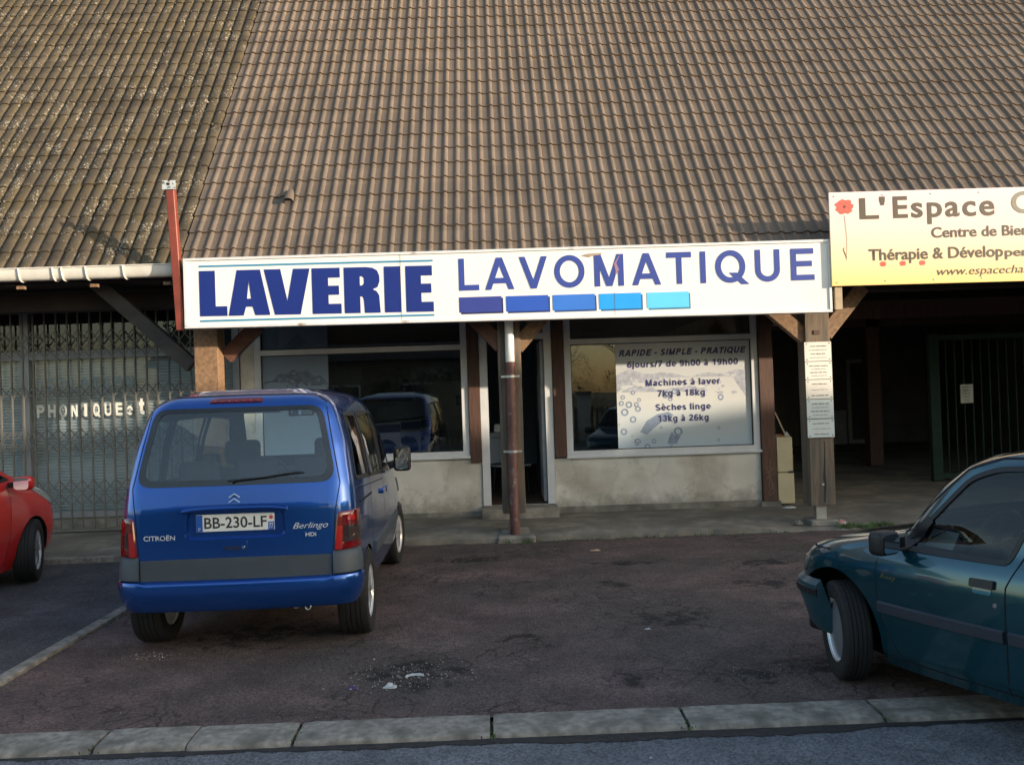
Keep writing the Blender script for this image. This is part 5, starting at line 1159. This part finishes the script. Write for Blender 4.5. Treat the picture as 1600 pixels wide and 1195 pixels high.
for k in ('right', 'left'):
    loc('side_moulding', vc.band(k, 1.04, 2.94, .50, .60, [(0, 0), (.1, .016), (.9, .016), (1, 0)], 40), greyp, van, 45)
    loc('sliding_rail', vc.band(k, .42, 1.0, .965, .985, [(0, 0), (.2, .004), (.8, .004), (1, 0)], 20), seam, van, 45)
    loc('door_handle', vc.patch(k, rpoly([(1.62,.90),(1.80,.89),(1.80,.935),(1.62,.945)], .015), .022, 0, 3, .03), VP, van, 45)
    loc('door_handle', vc.patch(k, rpoly([(1.90,.885),(2.06,.88),(2.06,.925),(1.90,.93)], .015), .022, 0, 3, .03), VP, van, 45)
wp_ = MB(); P = [vc.at('rear', x, z, o) for x, z, o in ((-.01, 1.165, .012), (.0, 1.178, .024), (.20, 1.192, .024), (.43, 1.222, .022))]; wp_.tube(P, [.010, .007, .005, .003], 8)
P = [vc.at('rear', x, z, .010) for x, z in ((-.05, 1.178), (.15, 1.190), (.455, 1.216))]; wp_.tube(P, .004, 6); loc('rear_wiper', wp_, black_pl, van, 50)
def mirror(car, root, x0, x1, y, zc, h, m_case, m_glass, s_, base_z):
    mb = MB(); mb.box(min(x0, x1), max(x0, x1), y, y+.10, zc-h/2, zc+h/2); me = mb.mesh('m', 45, .035, 4)
    o = link('door_mirror', me, m_case, root)
    link('mirror_arm', MB().bar((x0-.05*s_, y+.07, base_z), (x0+.03*s_, y+.06, zc-.04), .05, .07).mesh('a', 40, .01, 2), m_case, o)
    gx0, gx1 = sorted((x0+.022*s_, x1-.022*s_)); P = rpoly([(gx0, zc-h/2+.022), (gx1, zc-h/2+.022), (gx1, zc+h/2-.022), (gx0, zc+h/2-.022)], .03)
    link('mirror_glass', MB().add([(a, y-.002 - (.012 if 0 else 0), b) for a, b in P], [tuple(range(len(P)))]).mesh('g'), m_glass, o); return o
mgl = mat('mirror_silver', (.85, .88, .88), .02, metal=1., var=.01)
mirror(vc, van, .82, .985, 2.62, 1.115, .235, black_pl, mgl, 1, 1.05); mirror(vc, van, -.82, -.985, 2.62, 1.115, .235, black_pl, mgl, -1, 1.05)
for s_ in (-1, 1):
    loc('headlight', vc.patch('sf', rpoly([(s_*.40,.66),(s_*.95,.70),(s_*.98,.86),(s_*.50,.84)], .05), .012, -.003, 5, .04, .006), mat('headlight_lens', (.35, .37, .38), .08, metal=.4, coat=1.), van, 45)
loc('front_bumper', vc.band('sf', -1.02, 1.02, .22, .58, [(0, 0), (.1, .03), (.5, .04), (.9, .03), (1, 0)], 80), greyp, van, 45)
loc('grille', vc.patch('front', rpoly([(-.35,.64),(.35,.64),(.38,.76),(-.38,.76)], .03), .008, -.003, 4), black_pl, van, 45)
for s_ in (-1, 1):
    make_wheel(van, s_*.715, .66, .302, .205, s_, 0, silv, rubber, .190, 'spoke', mat('alloy_silver', (.50, .51, .52), .3, metal=.6, var=.05))
    make_wheel(van, s_*.705, 3.34, .30, .185, s_, radians(-5), silv, rubber, .190, 'spoke', mat('alloy_silver', (.5,.5,.5)))
well(van, .30, .66, AR, .80, vc, .37); well(van, .30, 3.34, AR, .80, vc, .37)
loc('underbody', MB().box(-.50, .50, .45, 3.9, .26, .36), under_m, van, None, .03); loc('exhaust', MB().tube([(.36, .20, .31), (.36, .6, .32)], .022, 10), steel, van, 50)
loc('tow_hook', MB().tube([(.46+.018*cos(t), .10, .322+.018*sin(t)) for t in np.linspace(0, 2*pi, 12)], .005, 6), steel, van, 50)
seatf = mat('seat_fabric', (.028, .032, .045), .9, var=.2)
for x in (-.38, .38): seat(van, x, 2.25, .45, seatf, .52, .16, .60)
for x in (-.42, .0, .42): seat(van, x, 1.15, .45, seatf, .46, .14, .50)
steering(van, -.38, 2.72, 1.00, black_pl)
loc('dashboard', MB().box(-.68, .68, 2.78, 3.18, .72, 1.06), dark_int, van, None, .06); loc('parcel_shelf', MB().box(-.60, .60, .25, .85, .92, .95), dark_int, van)
mm_ = MB().box(-.12, .12, 2.44, 2.47, 1.56, 1.63); rvm = loc('rear_view_mirror', mm_, black_pl, van, None, .015); loc('mirror_glass', MB().box(-.105, .105, 2.432, 2.438, 1.572, 1.618), mgl, rvm)
for x in (-.35, .35): loc('sun_visor', MB().box(x-.17, x+.17, 2.30, 2.44, 1.60, 1.64), mat('visor_grey', (.10, .10, .11), .9), van, None, .01)

# --- teal hatchback
hb_y = radians(27)
Lx = Vector((-sin(hb_y), cos(hb_y), 0)); Rx = Vector((cos(hb_y), sin(hb_y), 0)); FW = Vector((2.02, 4.76, 0))     # foot of the door's front edge
o_ = FW - Lx*2.50 + Rx*.79
hat = empty('teal_hatchback', o_, hb_y, 'dark teal small hatchback at the right edge with its front wheel turned', 'car')
HP = paint('teal_metallic_paint', (.002, .058, .082), .55, .27, dirt=(.005, .050, .068))
hc = Car(F=[(.16,3.30),(.25,3.34),(.45,3.36),(.52,3.35),(.60,3.34),(.68,3.31),(.73,3.25),(.78,3.12),(.82,2.92),(.86,2.74),(.885,2.62),(.91,2.56),(1.136,2.40),(1.25,2.27),(1.30,2.16),(1.335,1.98),(1.355,1.78)],
         R=[(.16,.1),(.3,.02),(.5,0),(.6,.05),(.85,.06),(.92,.1),(1.25,.42),(1.33,.6),(1.355,.75)],
         W=[(.16,.70),(.25,.755),(.40,.775),(.55,.79),(.68,.79),(.76,.777),(.81,.757),(.85,.735),(1.27,.605),(1.32,.555),(1.355,.46)], zb=.16, zt=1.355, rc=.18, fc=.34, fcz=[(.16,.36),(.85,.34),(.93,.12),(1.36,.12)], tfz=[(.16,.11),(.85,.10),(.93,.045),(1.36,.045)], bowR=.05, bowF=.20, dome=.022, win=.035, taperF=.11)
dw = rpoly([(2.43,.802),(2.33,.930),(2.09,1.205),(1.94,1.262),(1.60,1.285),(1.80,.815)], [.01,.03,.05,.06,.03,.03]); qw = rpoly([(1.70,.818),(1.52,1.285),(.98,1.275),(.96,.83)], .04)
hws = rpoly([(-.60,.935),(.60,.935),(.50,1.290),(-.50,1.290)], .06); hrw = rpoly([(-.58,.95),(.58,.95),(.46,1.28),(-.46,1.28)], .06)
body, lin = hc.body([('front', scale_poly(hws, .015)), ('rear', scale_poly(hrw, .015)), ('side', scale_poly(dw, .010)), ('side', scale_poly(qw, .01)), ('side', arch_poly(2.90, .29, .345)), ('side', arch_poly(.52, .30, .315))])
link('body', body, HP, hat); link('interior_lining', lin, dark_int, hat)
hgl = glass('hatch_glass', (.42, .46, .44), 1., 1.38)
side_window(hc, hat, dw, gm=hgl, name='door_window', rim=.024); side_window(hc, hat, qw, gm=hgl, rim=.022)
g = loc('windscreen', hc.patch('front', scale_poly(hws, .012), -.003, k=6), hgl, hat, 60); loc('seal', hc.border('front', hws, scale_poly(hws, .03), .004), black_pl, g, 50)
g = loc('rear_window', hc.patch('rear', scale_poly(hrw, .012), -.003, k=6), hgl, hat, 60); loc('seal', hc.border('rear', hrw, scale_poly(hrw, .03), .004), black_pl, g, 50)
gp = MB()
for k in ('right', 'left'):
    for P in ([(2.56,.80),(2.555,.60),(2.54,.42),(2.42,.22)], [(2.42,.22),(.95,.20)], [(1.82,.20),(1.80,.45),(1.795,.72),(1.75,.82),(1.565,1.31)], [(.95,.2),(.88,.5),(.9,.9),(.92,1.3)]):
        q = hc.ribbon(k, P, .007, .0012); gp.add(q.v, q.f)
    q = hc.ribbon(k, [(2.46,.880),(2.12,1.235),(1.94,1.30),(1.5,1.322),(.9,1.312)], .010, .0015); gp.add(q.v, q.f)
q = hc.ribbon('sf', [(-.80,.735),(-.5,.72),(0,.715),(.5,.72),(.80,.735)], .008, .0015); gp.add(q.v, q.f)
loc('panel_gaps', gp, seam, hat)
bm_m = mat('teal_bumper', (.010, .055, .075), .45, coat=.3)
loc('front_bumper', hc.band('sf', -.85, .85, .22, .545, [(0, -.02), (0, .0), (.15, .012), (.55, .028), (.75, .046), (.92, .042), (1, .002)], 90), bm_m, hat, 45)
loc('bumper_strip', hc.band('sf', -.855, .855, .455, .500, [(0, .040), (.1, .052), (.9, .052), (1, .040)], 90), black_pl, hat, 45)
mldm = mat('moulding_plastic', (.028, .034, .050), .5, var=.1)
for k in ('right', 'left'):
    for a0, a1 in ((1.81, 2.545), (.90, 1.785)):
        loc('side_moulding', hc.band(k, a0, a1, .455, .520, [(0, 0), (.12, .014), (.88, .014), (1, 0)], 30), mldm, hat, 45)
    h = loc('door_handle', hc.patch(k, rpoly([(1.85,.700),(1.972,.700),(1.972,.740),(1.85,.743)], .010), .016, 0, 3, .03), black_pl, hat, 45)
    loc('handle_cup', hc.patch(k, rpoly([(1.867,.672),(1.958,.672),(1.963,.699),(1.860,.699)], .010), .0025, k=3, dens=.03), mat('teal_cup', (.010, .16, .22), .3, coat=1.), h, 45)
    s_ = 1 if k == 'right' else -1; p = hc.at(k, 1.845, .630, 0)
    loc('door_lock', MB().lathe([(.011, s_*.0), (.011, s_*.005), (.001, s_*.006)], 14, 'x', tuple(p)), chrome, hat, 40)
    loc('mirror_triangle', hc.patch(k, rpoly([(2.50,.800),(2.39,.800),(2.25,.965),(2.29,.99)], .008), .007, 0, 3, .03), black_pl, hat, 45)
    loc('headlight', hc.patch('sf', rpoly([(s_*.30,.55),(s_*.66,.56),(s_*.72,.66),(s_*.36,.66)], .04), .008, -.003, 5, .04, .004), mat('teal_headlight', (.16, .22, .20), .08, metal=.4, coat=1.), hat, 45)
bdg = mat('badge_gold', (.10, .085, .035), .5)
mb_ = text_mesh('Roxy', (2.41, .640, 2.52, .672), 0, bold=.01, shear=.3)
for v in mb_.vertices:
    p = hc.at('left', 2.41+(2.52-v.co.x), v.co.z, .002); v.co = p
mb_.update(); link('lettering', mb_, bdg, hat)
def hmirror(s_):
    mb = MB().box(.775, .925, 2.36, 2.46, .795, .92) if s_ > 0 else MB().box(-.925, -.775, 2.36, 2.46, .795, .92); o = link('door_mirror', mb.mesh('m', 45, .03, 4), black_pl, hat)
    link('mirror_arm', MB().bar((s_*.70, 2.42, .85), (s_*.80, 2.41, .85), .05, .06).mesh('a', 40, .01, 2), black_pl, o)
    x0, x1 = sorted((s_*.795, s_*.910)); P = rpoly([(x0,.812),(x1,.812),(x1,.905),(x0,.905)], .02); link('mirror_glass', MB().add([(a, 2.356, b) for a, b in P], [tuple(range(len(P)))]).mesh('g'), mgl, o)
hmirror(1); hmirror(-1)
hcap = mat('hubcap_grey', (.24, .25, .27), .35, metal=.5, var=.08)
for s_ in (-1, 1):
    make_wheel(hat, s_*.640, 2.87, .278, .142, s_, radians(-33), silv, rubber, .178, 'plain', hcap); make_wheel(hat, s_*.685, .52, .282, .165, s_, 0, silv, rubber, .178, 'plain', hcap)
well(hat, .29, 2.90, .345, .70, hc, .2); well(hat, .30, .52, .315, .755, hc, .2)
loc('underbody', MB().box(-.50, .50, .2, 3.3, .17, .30), under_m, hat, None, .03)
for x in (-.34, .34): seat(hat, x, 1.75, .28, seatf, .48, .18, .52)
for x in (-.3, .3): seat(hat, x, .95, .30, seatf, .5, .12, .42)
steering(hat, -.34, 2.15, .84, black_pl); loc('dashboard', MB().box(-.60, .60, 2.2, 2.48, .60, .80), dark_int, hat, None, .05)
loc('paper_on_dashboard', MB().add([(-.62, 2.18, .825), (-.60, 2.36, .825), (-.52, 2.36, .905), (-.53, 2.2, .90)], [(0,1,2,3)]), wpap, hat)
loc('antenna_clip', MB().tube([tuple(hc.at('front', -.5, .96, .008)), tuple(hc.at('front', -.47, .975, .008))], .004, 6), black_pl, hat)

# --- red hatchback
red = empty('red_hatchback', (-5.50, 6.02, 0), radians(-1.5), 'glossy red small hatchback cut off by the left edge of the photo', 'car')
RP = paint('red_paint', (.50, .012, .012), .0, .3, .03)
rc_ = Car(F=[(.18,3.70),(.3,3.78),(.5,3.80),(.62,3.78),(.76,3.73),(.87,3.60),(.95,3.42),(1.02,3.18),(1.07,3.00),(1.42,2.24),(1.46,1.85),(1.485,1.6)],
          R=[(.18,.1),(.4,0),(.9,.04),(1.3,.3),(1.44,.5),(1.485,.8)],
          W=[(.18,.76),(.3,.81),(.5,.845),(.72,.85),(.88,.835),(.98,.81),(1.03,.785),(1.38,.66),(1.44,.58),(1.485,.46)], zb=.18, zt=1.485, rc=.2, fc=.42, fcz=[(.18,.42),(.95,.40),(1.08,.15),(1.5,.15)], bowR=.05, bowF=.22, dome=.025, win=.05, taperF=.07)
rdw = rpoly([(2.74,1.025),(2.20,1.385),(1.25,1.40),(1.2,.985)], [.02,.06,.04,.03]); rws = rpoly([(-.66,1.04),(.66,1.04),(.54,1.42),(-.54,1.42)], .06)
body, lin = rc_.body([('front', scale_poly(rws, .015)), ('side', scale_poly(rdw, .010)), ('side', arch_poly(3.03, .31, .335)), ('side', arch_poly(.6, .31, .335))])
link('body', body, RP, red); link('interior_lining', lin, dark_int, red)
side_window(rc_, red, rdw, gm=hgl, name='door_window'); g = loc('windscreen', rc_.patch('front', scale_poly(rws, .012), -.003, k=6), hgl, red, 60); loc('seal', rc_.border('front', rws, scale_poly(rws, .03), .004), black_pl, g, 50)
gp = MB()
for k in ('right', 'left'):
    for P in ([(2.60,.98),(2.56,.6),(2.50,.24)], [(3.40,.88),(3.0,.965),(2.75,1.0)]): q = rc_.ribbon(k, P, .007, .0012); gp.add(q.v, q.f)
    s_ = 1 if k == 'right' else -1
    loc('headlight', rc_.patch(k, rpoly([(3.46,.70),(3.52,.80),(3.16,.925),(2.98,.945),(3.10,.88)], .02), .008, -.003, 5, .04, .004), mat('headlight_lens', (.35,.37,.38)), red, 45)
    mo = link('door_mirror', MB().box(*sorted((s_*.88, s_*1.05)), 2.52, 2.64, .94, 1.075).mesh('m', 45, .045, 4), black_pl if 0 else RP, red)
    x0, x1 = sorted((s_*.895, s_*1.035)); P = rpoly([(x0,.952),(x1,.952),(x1,1.063),(x0,1.063)], .04); link('mirror_glass', MB().add([(a, 2.516, b) for a, b in P], [tuple(range(len(P)))]).mesh('g'), mgl, mo)
    link('mirror_arm', MB().bar((s_*.80, 2.60, .99), (s_*.92, 2.58, 1.0), .05, .05).mesh('a', 40, .01, 2), black_pl, mo)
    make_wheel(red, s_*.735, 3.03, .305, .185, s_, radians(19), silv, rubber, .195, 'spoke', hcap); make_wheel(red, s_*.735, .6, .305, .185, s_, 0, silv, rubber, .195, 'spoke', hcap)
loc('panel_gaps', gp, seam, red)
well(red, .31, 3.03, .335, .80, rc_, .2); well(red, .31, .6, .335, .80, rc_, .2); loc('underbody', MB().box(-.6, .6, .2, 3.5, .2, .34), under_m, red, None, .03)
for x in (-.38, .38): seat(red, x, 1.75, .33, seatf, .5, .16, .55)
steering(red, -.38, 2.3, .93, black_pl); loc('dashboard', MB().box(-.68, .68, 2.4, 2.85, .65, .99), dark_int, red, None, .05)

# ---------------------------------------------------------------- across the street (reflected in glass and paint; shades the car park)
brk = mat('bark', (.06, .045, .032), .9, var=.3); leafm = mat('leaf_green', (.035, .060, .020), .7, var=.5, scale=3); twm = mat('twig_brown', (.07, .052, .038), .9, var=.2)
def leaf_cloud(n, ctr, rad, sz, rg):
    mb = MB()
    lumps = [(Vector(ctr)+Vector((rg.uniform(-.8, .8)*rad[0], rg.uniform(-.8, .8)*rad[1], rg.uniform(-.8, .8)*rad[2])), rg.uniform(.25, .5)) for _ in range(14)]
    for _ in range(n):
        c, k = rg.choice(lumps); d = Vector((rg.gauss(0, 1), rg.gauss(0, 1), rg.gauss(0, 1))).normalized()*rg.uniform(.5, 1)*k; p = c+Vector((d.x*rad[0], d.y*rad[1], d.z*rad[2]))
        a = Vector((rg.uniform(-1, 1), rg.uniform(-1, 1), rg.uniform(-1, 1))).normalized(); b = a.cross(Vector((rg.uniform(-1, 1), rg.uniform(-1, 1), 1))).normalized(); s = sz*rg.uniform(.6, 1.3)
        mb.add([p-a*s, p+b*s*.5, p+a*s, p-b*s*.5], [(0,1,2,3)])
    return mb
def tree(name, x, y, h, label, bare=False, seed=1, n=3500, group='trees across the street'):
    rg = random.Random(seed); t = empty(name, (x, y, -.12), 0, label, 'tree', group); t0 = Vector((x, y, -.12))
    tr = MB(); tr.tube([t0, t0+Vector((.05*h*.2, 0, h*.25)), t0+Vector((0, .02*h, h*.5)), t0+Vector((.03*h, 0, h*.8))], [h*.03, h*.022, h*.015, h*.005], 8); mobj('trunk', tr, brk, t, 60)
    br = MB()
    def grow(p, d, L, r, k):
        q = p+d*L; br.tube([p, p+d*L*.5+Vector((rg.uniform(-1, 1), rg.uniform(-1, 1), 0))*L*.05, q], [r, r*.75, r*.5], 4, False)
        if k > 0:
            for _ in range(3 if k > 1 else 4): e = (d+Vector((rg.uniform(-1, 1), rg.uniform(-1, 1), rg.uniform(-.2, .9)))*.7).normalized(); grow(q-d*L*rg.uniform(0, .4), e, L*rg.uniform(.55, .8), r*.5, k-1)
    for i in range(9): a = i*2.4; z = h*(.28+.055*i); grow(t0+Vector((0, 0, z)), Vector((cos(a), sin(a), .8)).normalized(), h*(.26-.015*i), h*.009, 4 if bare else 2)
    mobj('branches', br, twm, t)
    if not bare: mobj('crown', leaf_cloud(n, (x, y, h*.62), (h*.32, h*.32, h*.38), h*.022, rg), leafm, t)
# sun comes from direction (.89,-.44); point helper for the added sun blockers: t towards the sun, s across
def SP(t, s): return (.896*t+.444*s, -.444*t+.896*s)
hs = empty('sun_blocker_house', (*SP(33, 1), -.12), radians(-26.4), 'rendered house with a long tiled roof across the street', 'house')  # added sun blocker out of view, roofline shaped to set the shade height
hm = MB().box(-3.6, 3.6, -9.5, 12.0, 0, 5.3); link('wall', hm.mesh('w'), mat('house_render', (.34, .31, .26), .9), hs)
rfm = MB().add([(-4.1,-10,5.2),(4.1,-10,5.2),(4.1,12.5,5.2),(-4.1,12.5,5.2),(0,-7,8.70),(0,8.0,8.70)], [(0,1,4),(1,2,5,4),(2,3,5),(3,0,4,5),(3,2,1,0)]); rfo = link('roof', rfm.mesh('r'), mat('house_tiles', (.14, .08, .06), .85, var=.3), hs)
link('chimney', MB().box(-.4, .4, -3, -2.2, 8.2, 9.6).mesh('c'), mat('house_brick', (.2, .1, .07), .9), rfo)
for y_ in (-7.5, -4.5, -1.5, 1.5, 4.5, 7.2):
    for z_ in (1.0, 3.6): wn_ = link('window', MB().box(-3.66, -3.58, y_-.55, y_+.55, z_, z_+1.25).mesh('w'), white_pvc, hs); link('pane', MB().box(-3.68, -3.655, y_-.47, y_+.47, z_+.08, z_+1.17).mesh('p'), mat('dark_pane', (.02, .03, .04), .1), wn_)
h2 = empty('low_blocker_house', (*SP(30.5, 17.5), -.12), radians(-26.4), 'low rendered house with a plain gabled roof beside the long one across the street', 'house')  # second added blocker, lower ridge continues the shade to the right
link('wall', MB().box(-3, 3, -5.6, 6, 0, 4.0).mesh('w'), MATS['house_render'], h2)
link('roof', MB().add([(-3.5,-6,3.9),(3.5,-6,3.9),(3.5,6.4,3.9),(-3.5,6.4,3.9),(0,-6,6.95),(0,6.4,6.75)], [(0,1,4),(1,2,5,4),(2,3,5),(3,0,4,5),(3,2,1,0)]).mesh('r'), MATS['house_tiles'], h2)
h3 = empty('gabled_house', (-7, -18, -.12), radians(.5), 'wide brown-roofed house directly opposite, behind the hedge', 'house')
link('wall', MB().box(-7, 6, -4, 4, 0, 3.6).mesh('w'), mat('ochre_render', (.20, .17, .13), .9), h3)
rf_ = link('roof', MB().add([(-7.5,-4.6,3.4),(6.5,-4.6,3.4),(6.5,4.6,3.4),(-7.5,4.6,3.4),(-6,0,7.6),(5.2,0,7.6)], [(0,1,5,4),(1,2,5),(2,3,4,5),(3,0,4),(3,2,1,0)]).mesh('r'), mat('brown_house_tiles', (.06, .045, .04), .85, var=.3), h3)
for x_ in (-5.2, -2.2, .8, 3.8):
    wn_ = link('window', MB().box(x_-.6, x_+.6, 4.0, 4.06, 1.0, 2.4).mesh('w'), white_pvc, h3); link('pane', MB().box(x_-.52, x_+.52, 4.055, 4.075, 1.08, 2.32).mesh('p'), mat('dark_pane', (.02,.03,.04), .1), wn_)
def bush(x, y, h, label, seed, w=1.6, n=1600, name='hedge_bush'):
    rg = random.Random(seed); t = empty(name, (x, y, -.12), 0, label, 'bush', 'bushes across the street'); mobj('stems', MB().tube([(x, y, -.12), (x+.1, y, h*.5)], .04, 6), brk, t)
    mobj('foliage', leaf_cloud(n*(3 if 2 < x < 9 else 1), (x, y, h*.48), (w*.75, .8, h*.55), .035 if 2 < x < 9 else .07, rg), leafm, t)
for i in range(15):
    x = -21+i*2.6; 
    bush(x, -10.5+.5*sin(i*2), (2.1, 2.5, 2.3, 2.7)[i % 4]+(.3 if 2 < x < 9 else 0), 'dark bush in the hedge row across the street, number %d counted from its far end' % (i+1) if 0 else 'dark bush in the hedge row across the street', 20+i, 2.1)
pf = empty('picket_fence', (0, -9.3, -.12), 0, 'wooden picket fence in front of the hedge across the street', 'fence')
pme = MB().box(-.045, .045, -.012, .012, 0, 1.25).mesh('picket')
for i in range(90): link('picket', pme, mat('grey_picket', (.16, .13, .10), .85, var=.3), pf, (-9+i*.2, -9.3, -.12))
for z in (.3, .95): mobj('rail', MB().box(-9.1, 9, -9.28, -9.24, z, z+.08), mat('grey_picket', (0,0,0)), pf)
for x in (3.3, 6.4): gp_ = empty('gate_pillar', (x, -9.2, -.12), 0, 'white rendered gate pillar with a cap, %s of the pair across the street' % ('first' if x < 4 else 'second'), 'pillar'); mobj('shaft', MB().box(x-.22, x+.22, -9.42, -8.98, -.12, 1.6), render_m, gp_); mobj('cap', MB().box(x-.28, x+.28, -9.48, -8.92, 1.6, 1.7), conc, gp_)
tree('bare_tree', 1.5, -15, 6.0, 'small leafless tree behind the hedge across the street', True, 3)
tree('bare_tree', -6, -20, 7.0, 'wide leafless tree behind the hedge across the street', True, 5)
tree('bare_tree', 8, -24, 7.5, 'tall leafless tree farthest back across the street', True, 8)
tree('leafy_tree', -14, -22, 7.5, 'round evergreen tree across the street on the left', False, 11); tree('leafy_tree', 16, -30, 8.5, 'round evergreen tree across the street on the right', False, 12)
x_, y_ = SP(38, 12.2); tree('bare_tree', x_, y_, 9.0, 'tall bare tree rising behind the long roofed neighbour house', True, 13)  # added out of view, its twigs soften the edge of the house shadow
x_, y_ = SP(38, 16.5); tree('leafy_tree', x_, y_, 7.4, 'second evergreen tree beyond the neighbour house', False, 14, 5000)  # added out of view, foliage roughens the blockers' shadow edge
